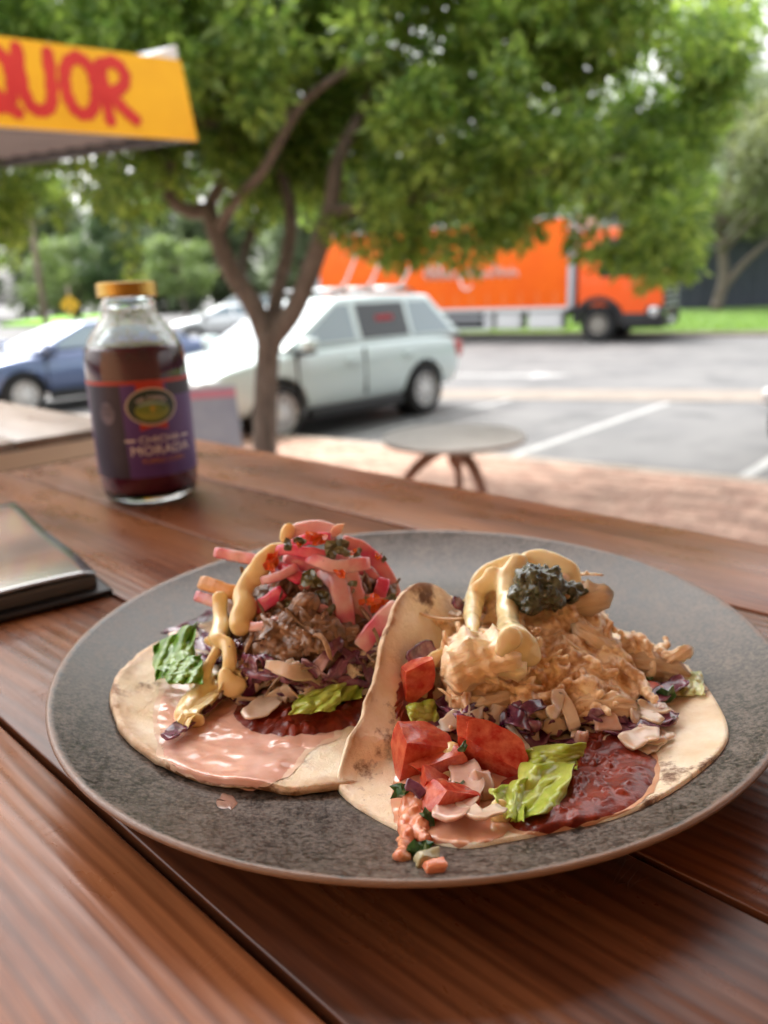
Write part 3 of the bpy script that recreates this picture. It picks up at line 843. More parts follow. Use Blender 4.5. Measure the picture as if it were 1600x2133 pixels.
mb = MB(); mb.box((-4.6, -1.2, .36), (-2.6, -1.16, .44)); mb.box((-4.6, -1.2, .66), (-2.6, -1.16, .74)); mb.build('under_run_guard', GREYF, truck)

# ------------------------------------------------------------------ neighbour's awning with the hand-painted board
ZB = 2.4924
cC = Vector((-.9377, 4.6, ZB)); cL = Vector((-1.7582, 4.0478, ZB)); cU = Vector((-2.3337, 5.2728, ZB))
sx = (cC - cL).normalized(); far = (cU - cC).normalized(); nrm = Vector((sx.y, -sx.x, 0))
aw = empty('shop_awning', (cC.x, cC.y, 0), 0, 'grey ribbed shop awning carrying a yellow hand-painted board', 'awning')
SY = mat('sign_board_yellow', (.80, .42, .008), .5, (.88, .50, .012), 3, rnoise=.1)
SRED = mat('sign_red_paint', (.55, .025, .022), .5, (.64, .04, .03), 6)
def S(u, v, d=0):     # u metres along the board from its right end (negative = left), v up
    return cC + sx * u + Vector((0, 0, v)) + nrm * d
tilt = -.022
mb = MB(); mb.add([S(-3.6, 0), S(0, 0), S(tilt - .03, .385), S(-3.6, .385), S(-3.6, 0, -.03), S(0, 0, -.03), S(tilt - .03, .385, -.03), S(-3.6, .385, -.03)], [(0,1,2,3), (7,6,5,4), (0,4,5,1), (1,5,6,2), (2,6,7,3), (3,7,4,0)])
board = mb.build('sign_board', SY, aw, world=True)
strokes = {   # brush strokes in letter units, height 1
 'L': [[(.0, 1), (.02, 0), (.42, .03)]],
 'I': [[(.06, 1), (.05, 0)]],
 'Q': [[(.28, .98), (.1, .86), (.02, .55), (.08, .2), (.26, .06), (.44, .2), (.5, .55), (.44, .86), (.28, .98)], [(.26, .28), (.36, .12), (.52, .0)]],
 'U': [[(.03, 1), (.04, .4), (.12, .1), (.26, .03), (.4, .12), (.46, .4), (.47, .98)]],
 'O': [[(.27, .98), (.1, .84), (.03, .5), (.1, .16), (.26, .03), (.42, .14), (.5, .5), (.44, .84), (.27, .98)]],
 'R': [[(.05, .95), (.06, .5), (.1, 0)], [(.03, .93), (.28, 1.0), (.42, .8), (.34, .58), (.1, .47)], [(.14, .47), (.34, .22), (.52, .05)]],
}
# letters measured along the board: right ends
pos = [('R', -.505), ('O', -.685), ('U', -.885), ('Q', -1.075), ('I', -1.17), ('L', -1.34)]
for ch, u0 in pos:
    mb = MB()
    for si, st_ in enumerate(strokes[ch]):
        pts = smooth_path([(a, b, 0, 0) for a, b in st_], 6)
        q = [S(u0 + .012 + p[0] * .315, .062 + p[1] * .272 + (.01 if ch in 'UO' else 0), .0) for p in pts]
        # flat brush band lying on the board
        L_, R_ = [], []
        for i, p in enumerate(q):
            t = (q[min(i+1, len(q)-1)] - q[max(i-1, 0)]).normalized(); nn = t.cross(nrm).normalized()
            wd = .0285 * (1 + .12 * sin(i * 1.7))
            L_.append(p + nn * wd + nrm * (.004 + .0016 * si + .00004 * i)); R_.append(p - nn * wd + nrm * (.004 + .0016 * si + .00004 * i))
        n = len(q)
        mb.add(L_ + R_, [(i, i+1, n+i+1, n+i) for i in range(n-1)])
        for e in (0, n - 1):
            c = q[e] + nrm * (.0047 + .0016 * si + (.0008 if e else 0)); ring = [c + sx * cos(2*pi*k/10) * .0285 + Vector((0, 0, 1)) * sin(2*pi*k/10) * .0285 for k in range(10)]
            mb.add(ring, [tuple(range(10))])
    mb.build('painted_letter', SRED, board, world=True)
# the awning behind the board
AWG = mat('awning_lining', (.30, .31, .35), .6, (.36, .37, .41), 4)
AWW = mat('awning_white', (.66, .69, .74), .5)
AWD = mat('awning_gutter', (.07, .075, .09), .6)
back = far * 4.0
def Wp(u, b, z): return cC + sx * u + far * b + Vector((0, 0, z))
mb = MB(); v = [Wp(-3.6, .05, .06), Wp(-.05, .05, .06), Wp(-.05, 4, .06), Wp(-3.6, 4, .06)]
mb.add(v + [p + Vector((0, 0, .03)) for p in v], [(0,1,2,3), (7,6,5,4), (0,4,5,1), (1,5,6,2), (2,6,7,3), (3,7,4,0)]); mb.build('lining', AWG, aw, world=True)
for k in range(26):
    b = .1 + k * .15
    mb = MB(); v = [Wp(-3.6, b, .035), Wp(-.08, b, .035), Wp(-.08, b + .05, .035), Wp(-3.6, b + .05, .035)]
    mb.add(v + [p + Vector((0, 0, .024)) for p in v], [(0,1,2,3), (7,6,5,4), (0,4,5,1), (1,5,6,2), (2,6,7,3), (3,7,4,0)]); mb.build('rib', AWG, aw, world=True)
mb = MB(); v = [Wp(-.075, .04, -.0), Wp(-.0, .04, -.0), Wp(-.0, 4, -.0), Wp(-.075, 4, -.0)]
mb.add(v + [p + Vector((0, 0, .10)) for p in v], [(0,1,2,3), (7,6,5,4), (0,4,5,1), (1,5,6,2), (2,6,7,3), (3,7,4,0)]); mb.build('gutter', AWD, aw, world=True)
mb = MB(); v = [Wp(-3.6, .04, .36), Wp(-.03, .04, .36), Wp(-.03, .75, .47), Wp(-3.6, .75, .47)]
mb.add(v + [p + Vector((0, 0, .03)) for p in v], [(0,1,2,3), (7,6,5,4), (0,4,5,1), (1,5,6,2), (2,6,7,3), (3,7,4,0)]); mb.build('roof_sheet', AWW, aw, world=True)
mb = MB(); v = [S(-.235, .386, -.035), S(-.052, .386, -.035), S(-.056, .462, -.035)]
mb.add(v + [p - nrm * .35 - sx * .2 for p in v], [(0, 1, 2), (5, 4, 3), (0, 3, 4, 1), (1, 4, 5, 2), (2, 5, 3, 0)]); mb.build('corner_cap', AWW, aw, world=True)
mb = MB(); p = Wp(-3.3, 3.6, -ZB); mb.tube([p, p + Vector((0, 0, ZB + .05))], .05, 10); mb.build('post', AWD, aw, world=True, smooth=True)

# ------------------------------------------------------------------ round pavement table
rt = empty('round_table', (.41, 4.3, .11), 0, 'round grey-topped cafe table with splayed brown iron legs', 'table')
IRON = mat('rusty_iron', (.16, .075, .05), .7, (.24, .13, .09), 20, bump=(60, .5))
RTT = mat('weathered_top', (.19, .175, .155), .5, (.25, .23, .21), 6, bump=(40, .2))
mb = MB(); mb.lathe([(.001, .757), (.40, .757), (.408, .75), (.408, .735), (.40, .728), (.001, .728)], 48); mb.build('table_top', RTT, rt, smooth=True); autosmooth(rt.children[0])
mb = MB(); mb.lathe([(.001, .727), (.10, .727), (.09, .70), (.04, .66), (.03, .6), (.001, .56)], 20); mb.build('hub', IRON, rt, smooth=True)
for a in (205, 292, 80):
    a = radians(a)
    mb = MB(); s = smooth_path([(cos(a)*.02, sin(a)*.02, .69, .026), (cos(a)*.14, sin(a)*.14, .66, .032), (cos(a)*.28, sin(a)*.28, .57, .030), (cos(a)*.39, sin(a)*.39, .40, .024), (cos(a)*.44, sin(a)*.44, .18, .022), (cos(a)*.50, sin(a)*.50, .012, .026)], 4)
    mb.tube([p[:3] for p in s], [p[3] for p in s], 8); mb.build('leg', IRON, rt, smooth=True)
# small board at the foot of the tree
q = aty(440, 850, 5.2)
sb = empty('sandwich_board', (q.x, 5.2, .112), radians(12), 'pale grey folding board with pink stripe left of the tree trunk', 'board')
CORF = mat('corflute_grey', (.24, .28, .36), .4, (.32, .36, .43), 5)
for s in (1, -1):
    mb = MB(); mb.add([(-.20, s*.22, 0), (.20, s*.22, 0), (.17, s*.02, .98), (-.17, s*.02, .98), (-.20, s*.22-.012, 0), (.20, s*.22-.012, 0), (.17, s*.02-.012, .98), (-.17, s*.02-.012, .98)], [(0,1,2,3), (7,6,5,4), (0,4,5,1), (1,5,6,2), (2,6,7,3), (3,7,4,0)])
    pn = mb.build('board_face', CORF, sb)
    mb = MB(); e = -.016 if s < 0 else .004; mb.add([(-.172, s*.034+e, .91), (.172, s*.034+e, .91), (.168, s*.024+e, .96), (-.168, s*.024+e, .96)], [(0,1,2,3)]); mb.build('pink_stripe', mat('pink_print', (.50, .20, .27), .5), pn)

# ================================================================== THE TABLE
TABA = radians(-44.3)
ta, tb = Vector((cos(TABA), sin(TABA), 0)), Vector((-sin(TABA), cos(TABA), 0))
WOOD = wood_mat('red_brown_timber', (.080, .023, .010), (.18, .060, .024), (.32, .122, .048), .29)
WOODG = wood_mat('sheen_grey_timber', (.16, .12, .09), (.27, .21, .17), (.36, .29, .24), .33, grey=.2)  # grey tone paints the sky's reflection into the timber
STEEL = mat('dark_steel', (.03, .03, .033), .5, metal=.6)
def plank_table(name, a0, a1, seams, wood, label, edge=None):
    root = empty(name, (0, 0, ZT - .765), TABA, label, 'table')
    H_ = .765
    for i in range(len(seams) - 1):
        b0, b1 = seams[i] + .0013, seams[i+1] - .0013
        dz = random.uniform(-.0006, .0)
        mb = MB(); mb.box((a0, b0, H_ - .03 + dz), (a1, b1, H_ + dz))
        mb.build('plank', wood, root, bevel=.0008)
    sb0, sb1 = seams[0] + .03, seams[-1] - .03
    mb = MB(); mb.box((a0 + .04, sb0, H_ - .05), (a1 - .04, sb1, H_ - .034)); mb.build('under_frame', STEEL, root)
    for x in (a0 + .12, a1 - .12):
        for y in (sb0 + .03, sb1 - .03):
            mb = MB(); mb.box((x - .025, y - .025, 0), (x + .025, y + .025, H_ - .05)); mb.build('leg', STEEL, root)
    if edge:
        mb = MB(); mb.box((a1 + .001, seams[0], H_ - .034), (a1 + .006, seams[-1], H_ - .012)); mb.build('edge_band', edge, root)
    return root
plank_table('timber_table', -.81, .95, [-.30, -.205, -.108, -.010, .089, .187, .283, .389, .50], WOOD, 'red-brown timber plank table carrying the plate and bottle')
plank_table('neighbour_table', -2.4, -.985, [-.30, -.19, -.08, .03, .14, .25, .36, .51], WOODG, 'plank table at left behind the bottle, grey sky reflection in its colour', edge=mat('edge_alloy', (.55, .50, .42), .4, metal=.3))

# ------------------------------------------------------------------ plate
PC = Vector((.0095, .3055, 0)); PR = .1465
def stoneware(name):
    m = bpy.data.materials.new(name)
    nt, b = nodes_of(m); N, Lk = nt.nodes.new, nt.links.new
    tc = N('ShaderNodeTexCoord')
    def nz(s, d=4, r=.6):
        n = N('ShaderNodeTexNoise'); n.inputs['Scale'].default_value = s; n.inputs['Detail'].default_value = d; n.inputs['Roughness'].default_value = r
        Lk(tc.outputs['Object'], n.inputs['Vector']); return n.outputs['Fac']
    f1, f2, f3 = nz(620, 3, .75), nz(120, 4), nz(12, 3)
    cr = N('ShaderNodeValToRGB')
    cr.color_ramp.elements[0].position, cr.color_ramp.elements[1].position = .38, .66
    cr.color_ramp.elements[0].color, cr.color_ramp.elements[1].color = (.023, .017, .013, 1), (.155, .124, .102, 1)
    a = N('ShaderNodeMath'); a.operation = 'MULTIPLY_ADD'; Lk(f2, a.inputs[0]); a.inputs[1].default_value = .42; 
    s2 = N('ShaderNodeMath'); s2.operation = 'MULTIPLY_ADD'; Lk(f1, s2.inputs[0]); s2.inputs[1].default_value = .95; Lk(a.outputs[0], s2.inputs[2])
    a.inputs[2].default_value = -.18
    Lk(s2.outputs[0], cr.inputs[0])
    hv = N('ShaderNodeHueSaturation'); mr = N('ShaderNodeMapRange'); Lk(f3, mr.inputs[0]); mr.inputs[1].default_value = .3; mr.inputs[2].default_value = .7; mr.inputs[3].default_value = .78; mr.inputs[4].default_value = 1.2
    Lk(mr.outputs[0], hv.inputs['Value']); Lk(cr.outputs[0], hv.inputs['Color'])
    # bare brown clay along the lip
    sep = N('ShaderNodeSeparateXYZ'); Lk(tc.outputs['Object'], sep.inputs[0])
    l2 = N('ShaderNodeMath'); l2.operation = 'POWER'; Lk(sep.outputs[0], l2.inputs[0]); l2.inputs[1].default_value = 2
    l3 = N('ShaderNodeMath'); l3.operation = 'POWER'; Lk(sep.outputs[1], l3.inputs[0]); l3.inputs[1].default_value = 2
    l4 = N('ShaderNodeMath'); l4.operation = 'ADD'; Lk(l2.outputs[0], l4.inputs[0]); Lk(l3.outputs[0], l4.inputs[1])
    l5 = N('ShaderNodeMath'); l5.operation = 'SQRT'; Lk(l4.outputs[0], l5.inputs[0])
    l6 = N('ShaderNodeMath'); l6.operation = 'MULTIPLY_ADD'; Lk(f2, l6.inputs[0]); l6.inputs[1].default_value = .004; Lk(l5.outputs[0], l6.inputs[2])
    ml = N('ShaderNodeMapRange'); Lk(l6.outputs[0], ml.inputs[0]); ml.inputs[1].default_value = PR - .0005; ml.inputs[2].default_value = PR + .0012
    mx = N('ShaderNodeMix'); mx.data_type = 'RGBA'; Lk(ml.outputs[0], mx.inputs[0]); Lk(hv.outputs[0], mx.inputs[6]); mx.inputs[7].default_value = (.20, .115, .075, 1)
    Lk(mx.outputs[2], b.inputs['Base Color'])
    rr = N('ShaderNodeMapRange'); Lk(s2.outputs[0], rr.inputs[0]); rr.inputs[1].default_value = .35; rr.inputs[2].default_value = .65; rr.inputs[3].default_value = .28; rr.inputs[4].default_value = .44
    Lk(rr.outputs[0], b.inputs['Roughness'])
    bp = N('ShaderNodeBump'); bp.inputs['Strength'].default_value = .22; bp.inputs['Distance'].default_value = .0004; Lk(f1, bp.inputs['Height']); Lk(bp.outputs[0], b.inputs['Normal'])
    return m
prof = [(.0005, .0065), (.05, .0065), (.085, .0067), (.100, .0076), (.112, .0098), (.124, .0132), (.136, .0172), (.1435, .0203), (.1455, .0212), (.1466, .0209), (.1468, .0198), (.1455, .0186), (.136, .0142), (.122, .0086), (.11, .0046), (.098, .0018), (.092, .0006), (.085, .0004), (.0005, .0022)]
mb = MB(); mb.lathe(prof, 160)
pl = mb.build('dinner_plate', stoneware('speckled_stoneware'), None, smooth=True)
pl.location = (PC.x, PC.y, ZT + .0004)
tag(pl, 'round speckled grey-brown stoneware plate holding two tacos', 'plate')

# ------------------------------------------------------------------ menu book at left
mq = [onz(75, 1085, ZT + .014), onz(200, 1190, ZT + .014), onz(0, 1268, ZT + .014)]
c2 = mq[1]; e1 = (mq[0] - c2); e1.z = 0; e1.normalize()
e2 = Vector((e1.y, -e1.x, 0)); e2 = -e2 if e2.x > 0 else e2
bk = empty('menu_book', (c2.x, c2.y, ZT), atan2(e1.y, e1.x), 'thick black-covered menu book with glossy pale page at the left edge', 'book')
sgn = 1 if Vector((-e1.y, e1.x, 0)).dot(e2) > 0 else -1
mb = MB(); mb.box((-.008, min(-.006 * sgn, .30 * sgn), .0006), (.215, max(-.006 * sgn, .30 * sgn), .004)); mb.build('cover', mat('black_cover', (.012, .012, .014), .35), bk, bevel=.0015)
PAGE = mat('page_edges', (.05, .048, .046), .7, (.10, .095, .09), 500, stretch=(.05, .05, 6))
mb = MB(); mb.box((0, min(0, .29 * sgn), .0042), (.207, max(0, .29 * sgn), .0118)); mb.build('page_block', PAGE, bk, bevel=.001)
# top page, slightly wavy laminate
vs, fs = [], []
for i in range(31):
    for j in range(41):
        x, y = .207 * i / 30, .29 * sgn * j / 40
        z = .0126 + .0010 * sin(x * 40 + y * 16) * (1 - .3 * sin(y * 30)) + .0006 * sin(y * 55 + x * 12) + .0008
        vs.append((x, y, z))
for i in range(30):
    for j in range(40): fs.append((i*41+j, (i+1)*41+j, (i+1)*41+j+1, i*41+j+1))
me = mesh('laminated_page', vs, fs); me = evaluated(me, [('SOLIDIFY', dict(thickness=.0005))])
link('laminated_page', me, mat('laminated_page', (.10, .10, .11), .2, (.20, .20, .21), 14, coat=1, crough=.14, spec=.7), bk)

# ------------------------------------------------------------------ juice bottle
bq = onz(318, 1038, ZT)
BX, BY = bq.x - .0035, bq.y + .012
ang0 = atan2(-BY, -BX)          # direction from the bottle to the camera
BS = .945
bot = empty('juice_bottle', (BX, BY, ZT), ang0 + radians(10), 'glass bottle of dark purple juice with gold lid and purple label', 'bottle')
oprof = [(.0005, .0035), (.022, .003), (.030, .0008), (.0345, .001), (.0385, .006), (.0402, .014), (.0405, .03), (.0405, .105), (.0402, .122), (.0385, .133), (.0345, .143), (.0285, .1515), (.0235, .158), (.0212, .163), (.0206, .168), (.0216, .1695), (.0216, .172), (.0206, .173), (.0206, .184)]
iprof = [(r - .0026 if r > .01 else .0005, z) for r, z in oprof[4:]]
iprof[0] = (.0355, .0085)
inner = [(.0005, .0075), (.03, .0072)] + iprof
mb = MB(); mb.lathe(oprof + inner[::-1], 64)
GLASS = mat('clear_glass', (.93, .96, .95), .03, trans=1, ior=1.5)
mb.build('glass', GLASS, bot, smooth=True)
lq = [(.0005, .0078), (.030, .0078), (.0375, .0085), (.0398, .0120), (.04035, .0145), (.04065, .03), (.04065, .105), (.0404, .122), (.0387, .133), (.0374, .1365)]
mb = MB(); mb.lathe(lq + [(.0362, .1362), (.0005, .1358)], 64)
mb.build('juice', mat('purple_corn_juice', (.050, .005, .020), .04, spec=.5, coat=.5, crough=.02), bot, smooth=True)
GOLD = mat('gold_lid', (.42, .26, .06), .32, metal=.85)
mb = MB(); mb.lathe([(.0005, .1875), (.0185, .1875), (.0205, .1882), (.0232, .1875), (.0238, .186), (.0238, .1780), (.0242, .1770), (.0232, .1760), (.0222, .1775), (.0222, .1850), (.0005, .1852)], 48); mb.build('lid', GOLD, bot, smooth=True)
autosmooth(bot.children[-1], 50)
# condensation on the shoulder
dm, df = [], []
g = np.random.default_rng(5)
def rad_at(z):
    for (r0, z0), (r1, z1) in zip(oprof, oprof[1:]):
        if z0 <= z <= z1 and z1 > z0: return r0 + (r1 - r0) * (z - z0) / (z1 - z0)
    return .04
for k in range(2200):
    z = g.uniform(.124, .167); a = g.uniform(0, 2*pi); s = g.uniform(.0003, .0011) * (1 if g.random() < .9 else 1.7)
    r = rad_at(z); r2 = rad_at(z + .001); sl = atan2(r - r2, .001)
    c = Vector((cos(a) * r, sin(a) * r, z)); nn = Vector((cos(a) * cos(sl), sin(a) * cos(sl), sin(sl))); t1 = Vector((-sin(a), cos(a), 0)); t2 = nn.cross(t1)
    n = len(dm)
    for h, rr in ((-.1, 1), (.45, .75)):
        for q in range(6): dm.append(c + (t1 * cos(q*pi/3) + t2 * sin(q*pi/3)) * s * rr + nn * s * h)
    dm.append(c + nn * s * .6)
    df += [(n+q, n+(q+1) % 6, n+6+(q+1) % 6, n+6+q) for q in range(6)] + [(n+6+q, n+6+(q+1) % 6, n+12) for q in range(6)]
dw = link('condensation', mesh('condensation', dm, df), mat('water_drop', (.95, .95, .95), .02, trans=1, ior=1.33), bot); dw['kind'] = 'stuff'
# label: bent sheets and lettering
LR = .0409
def bend(u, v, d=0):       # u metres round the bottle, v height
    a = u / LR
    return (cos(a) * (LR + d), sin(a) * (LR + d), v)
def bent_rect(name, u0, u1, v0, v1, d, m, parent, n=24):
    vs = [bend(u0 + (u1-u0)*i/n, v, d) for v in (v0, v1) for i in range(n + 1)]
    return link(name, mesh(name, vs, [(i, i+1, n+2+i, n+1+i) for i in range(n)]), m, parent)
LPUR = mat('label_purple', (.075, .032, .17), .4, (.09, .04, .195), 60)
LDRK = mat('label_dark', (.018, .013, .038), .4)
LRED = mat('label_red', (.42, .035, .018), .4)
lab = bent_rect('label', -.118, .118, .026, .1075, 0, LPUR, bot, 96)
bent_rect('dark_panel', -.060, -.0225, .026, .1055, .0002, LDRK, lab)
bent_rect('dark_panel', .0150, .060, .094, .1055, .0002, LDRK, lab)
bent_rect('red_band', -.118, .118, .1055, .1085, .0002, LRED, lab, 96)
# ribbon with a notched tail
vs = [bend(u, v, .0004) for v in (.0675, .1056) for u in np.linspace(-.010, .012, 13)]
for i in range(13): vs[i] = bend(np.linspace(-.010, .012, 13)[i], .0665 + .003 * (1 - abs(i - 6) / 6), .0004)
link('red_ribbon', mesh('red_ribbon', vs, [(i, i+1, 14+i, 13+i) for i in range(12)]), LRED, lab)
def oval(name, cu, cv, a, b, d, m, parent):
    vs = [bend(cu, cv, d)]; n = 40; R_ = 4
    for k in range(1, R_ + 1): vs += [bend(cu + cos(2*pi*i/n)*a*k/R_, cv + sin(2*pi*i/n)*b*k/R_, d) for i in range(n)]
    fs = [(0, 1+i, 1+(i+1) % n) for i in range(n)]
    for k in range(R_ - 1): fs += [(1+k*n+i, 1+(k+1)*n+i, 1+(k+1)*n+(i+1) % n, 1+k*n+(i+1) % n) for i in range(n)]
    return link(name, mesh(name, vs, fs), m, parent)
CREAM = mat('label_cream', (.55, .50, .40), .4)
oval('emblem_rim', .001, .0865, .0205, .0158, .0006, CREAM, lab)
oval('emblem_ground', .001, .0865, .0190, .0145, .0008, mat('label_dark_green', (.015, .035, .03), .4), lab)
oval('emblem_field', .001, .0832, .0135, .0085, .0010, mat('label_field', (.16, .22, .03), .4, (.28, .30, .05), 90), lab)
oval('emblem_sky', .001, .0865, .0112, .0042, .0012, mat('label_sky', (.22, .36, .36), .4), lab)
oval('emblem_hill', .001, .0848, .0125, .0040, .0013, mat('label_hill', (.10, .17, .03), .4, (.20, .24, .04), 140), lab)
oval('emblem_figure', .001, .0848, .0016, .0026, .0014, mat('label_gold', (.45, .30, .04), .4), lab)
LWHT = mat('label_white', (.75, .70, .72), .4)
def arc_text(x, y, z):
    a = pi / 2 - x / .0155
    return bend(.001 + cos(a) * (.0150 + y), .0838 + sin(a) * (.0103 + y), .0012)
letters('emblem_lettering', 'DEL CAMPO', .0046, LWHT, lab, arc_text, 1.05)
letters('label_lettering', 'CHICHA', .0080, LWHT, lab, lambda x, y, z: bend(.0045 + x, .0585 + y, .0005), 1.12)
letters('label_lettering', 'MORADA', .0112, LWHT, lab, lambda x, y, z: bend(.0055 + x, .0490 + y, .0005), 1.06)
letters('label_lettering', 'PURPLE CORN', .0055, mat('label_orange', (.50, .20, .02), .4), lab, lambda x, y, z: bend(.0065 + x, .0400 + y, .0005), 1.0)
for s in (-1, 1):
    bent_rect('flourish', .0045 + s * .0235 - .004, .0045 + s * .0235 + .004, .0577, .0593, .0005, LWHT, lab, 6)
oval('seal', -.036, .082, .0068, .0095, .0004, mat('label_seal', (.13, .11, .15), .4), lab)
letters('seal_lettering', 'NON\nGMO', .0048, LDRK, lab, lambda x, y, z: bend(-.036 + x, .084 + y, .0006), 1.0)
bot.scale = (1, 1, BS)

# ================================================================== THE FOOD
def plate_h(x, y):
    r = hypot(x - PC.x, y - PC.y)
    for (r0, z0), (r1, z1) in zip(prof, prof[1:9]):
        if r0 <= r <= r1: return z0 + (z1 - z0) * (r - r0) / (r1 - r0) + .0004
    return .0212
def fbm(p, s, o=3):
    v, a = 0, 1
    for _ in range(o):
        v += a * noise.noise(p * s); s *= 2.1; a *= .5
    return v
def bvh_of(*objs):
    vs, fs = [], []
    for o in objs:
        n = len(vs); M_ = wmat(o)
        vs += [M_ @ v.co for v in o.data.vertices]; fs += [[n + i for i in p.vertices] for p in o.data.polygons]
    return BVHTree.FromPolygons(vs, fs)
def hit(px, py, bv, lift=0.0, Y=None):
    d = ray(px, py).normalized()
    h = bv.ray_cast(CAM, d) if bv is not None else (None,)
    if h[0] is None or Y is not None:
        p = aty(px, py, Y if Y is not None else .28)
        return p, -d
    n = h[1] if h[1].dot(d) < 0 else -h[1]
    return h[0] + n * lift, n
def over(px, py, Y, bv, lift):
    """the point at depth Y on a picture ray, but never below the surface under it"""
    d = ray(px, py).normalized(); p = aty(px, py, Y)
    h = bv.ray_cast(CAM, d) if bv is not None else (None, None, None, None)
    if h[0] is not None:
        t = min((p - CAM).dot(d), h[3] - lift); p = CAM + d * t
    return p
_ICO = {}
def ico_soup(S_, sub, extra=None):
    """one mesh of many small balls"""
    if sub not in _ICO:
        bm = bmesh.new(); bmesh.ops.create_icosphere(bm, subdivisions=sub, radius=1)
        bm.verts.index_update()
        _ICO[sub] = (np.array([v.co for v in bm.verts]), np.array([[v.index for v in f.verts] for f in bm.faces])); bm.free()
    V, Fc = _ICO[sub]
    C = np.array([q[:3] for q in S_]); R_ = np.array([q[3:] if len(q) == 6 else (q[3],) * 3 for q in S_])
    v = (V[None] * R_[:, None, :] + C[:, None, :]).reshape(-1, 3)
    f = (Fc[None] + (np.arange(len(S_)) * len(V))[:, None, None]).reshape(-1, 3)
    if extra is not None:
        ev = np.array([x.co for x in extra.vertices]); extra.calc_loop_triangles()
        ef = np.array([t.vertices[:] for t in extra.loop_triangles]) + len(v)
        v = np.concatenate([v, ev]); f = np.concatenate([f, ef])
    me = bpy.data.meshes.new('soup')
    me.vertices.add(len(v)); me.vertices.foreach_set('co', v.ravel().astype(np.float32))
    me.loops.add(f.size); me.loops.foreach_set('vertex_index', f.ravel().astype(np.int32))
    me.polygons.add(len(f)); me.polygons.foreach_set('loop_start', np.arange(0, f.size, 3, dtype=np.int32))
    me.update(calc_edges=True)
    return me
def blob(spheres, voxel, smooth=3, amps=(), sub=2):
    """spheres (x, y, z, r) or (x, y, z, rx, ry, rz) melted together"""
    me = ico_soup(spheres, sub)
    me = evaluated(me, [('REMESH', dict(mode='VOXEL', voxel_size=voxel)), ('SMOOTH', dict(factor=.5, iterations=smooth))])
    if amps:
        me.update()
        nn = [v.normal.copy() for v in me.vertices]
        for v, n in zip(me.vertices, nn):
            d = 0
            for a, s, sd in amps:
                d += a * noise.noise(Vector((v.co.x + sd, v.co.y, v.co.z)) * s)
            v.co += n * d
    me.polygons.foreach_set('use_smooth', [True] * len(me.polygons)); me.update()
    return me
def puddle(name, outline, bv, thick, m, parent, rings=34, nb=200, lumpy=0, ls=300):
    """a pool of sauce lying on what is under it; outline in picture coordinates"""
    O = [np.array((*p, 0, 0)) for p in outline]; O = O + O[:3]
    sp = []
    pts = O; n = len(outline)
    for i in range(n):
        a, b, c, d = pts[(i-1) % n], pts[i], pts[(i+1) % n], pts[(i+2) % n]
        for k in range(max(3, nb // n)):
            t = k / max(3, nb // n)
            sp.append(.5 * ((2*b) + (-a+c)*t + (2*a-5*b+4*c-d)*t*t + (-a+3*b-3*c+d)*t**3))
    for i_, p in enumerate(sp):
        p[:2] += 9.0 * np.array((noise.noise(Vector((i_ * .17, outline[0][0], 0))), noise.noise(Vector((i_ * .17, outline[0][1], 5)))))
    cx, cy = np.mean([p[0] for p in sp]), np.mean([p[1] for p in sp])
    N_ = len(sp); vs = []
    def at(px, py, f):
        h = bv.ray_cast(CAM, ray(px, py).normalized())
        p = h[0] if h[0] is not None else onz(px, py, ZT + .009)
        e = thick * (1 - f ** 6) + .00015 + (lumpy * max(0, fbm(p, ls, 3)) * (1 - f ** 3) if lumpy else 0)
        return p + Vector((0, 0, e))
    vs.append(at(cx, cy, 0))
    for r in range(1, rings + 1):
        f = r / rings
        for p in sp: vs.append(at(cx + (p[0]-cx) * f, cy + (p[1]-cy) * f, f))
    fs = [(0, 1+i, 1+(i+1) % N_) for i in range(N_)]
    for r in range(rings - 1): fs += [(1+r*N_+i, 1+(r+1)*N_+i, 1+(r+1)*N_+(i+1) % N_, 1+r*N_+(i+1) % N_) for i in range(N_)]
    return MB().add(vs, fs).build(name, m, parent, smooth=True, world=True)
def strip_mesh(name, pts, nrm, wd, th, cup=0.0, rough=0, seed=0):
    """a cut strip of vegetable: rounded flat section swept along points"""
    n = len(pts); sec = []
    for k in range(12):
        a = 2 * pi * k / 12
        sec.append((abs(cos(a)) ** .55 * (1 if cos(a) > 0 else -1), abs(sin(a)) ** .7 * (1 if sin(a) > 0 else -1)))
    vs, fs = [], []
    for i, p in enumerate(pts):
        t = (pts[min(i+1, n-1)] - pts[max(i-1, 0)]).normalized()
        nn = nrm[i] if isinstance(nrm, list) else nrm
        side = t.cross(nn)
        if side.length < 1e-6: side = t.orthogonal()
        side.normalize(); up = side.cross(t).normalized()
        w_ = wd[i] if hasattr(wd, '__len__') else wd
        e = min(i, n - 1 - i)
        tp = 1 if e > 0 else .82
        for a, b in sec:
            q = p + side * a * w_ * tp + up * (b * th * tp + cup * (a * a) * w_)
            if rough: q = q + up * rough * noise.noise(Vector((q.x * 300 + seed, q.y * 300, q.z * 300))) + side * rough * noise.noise(Vector((q.x * 260, q.y * 260 + seed, q.z * 260)))
            vs.append(q)
    for i in range(n - 1):
        for k in range(12): fs.append((i*12+k, i*12+(k+1) % 12, (i+1)*12+(k+1) % 12, (i+1)*12+k))
    fs.append(tuple(range(12))[::-1]); fs.append(tuple(range((n-1)*12, n*12)))
    return MB().add(vs, fs)
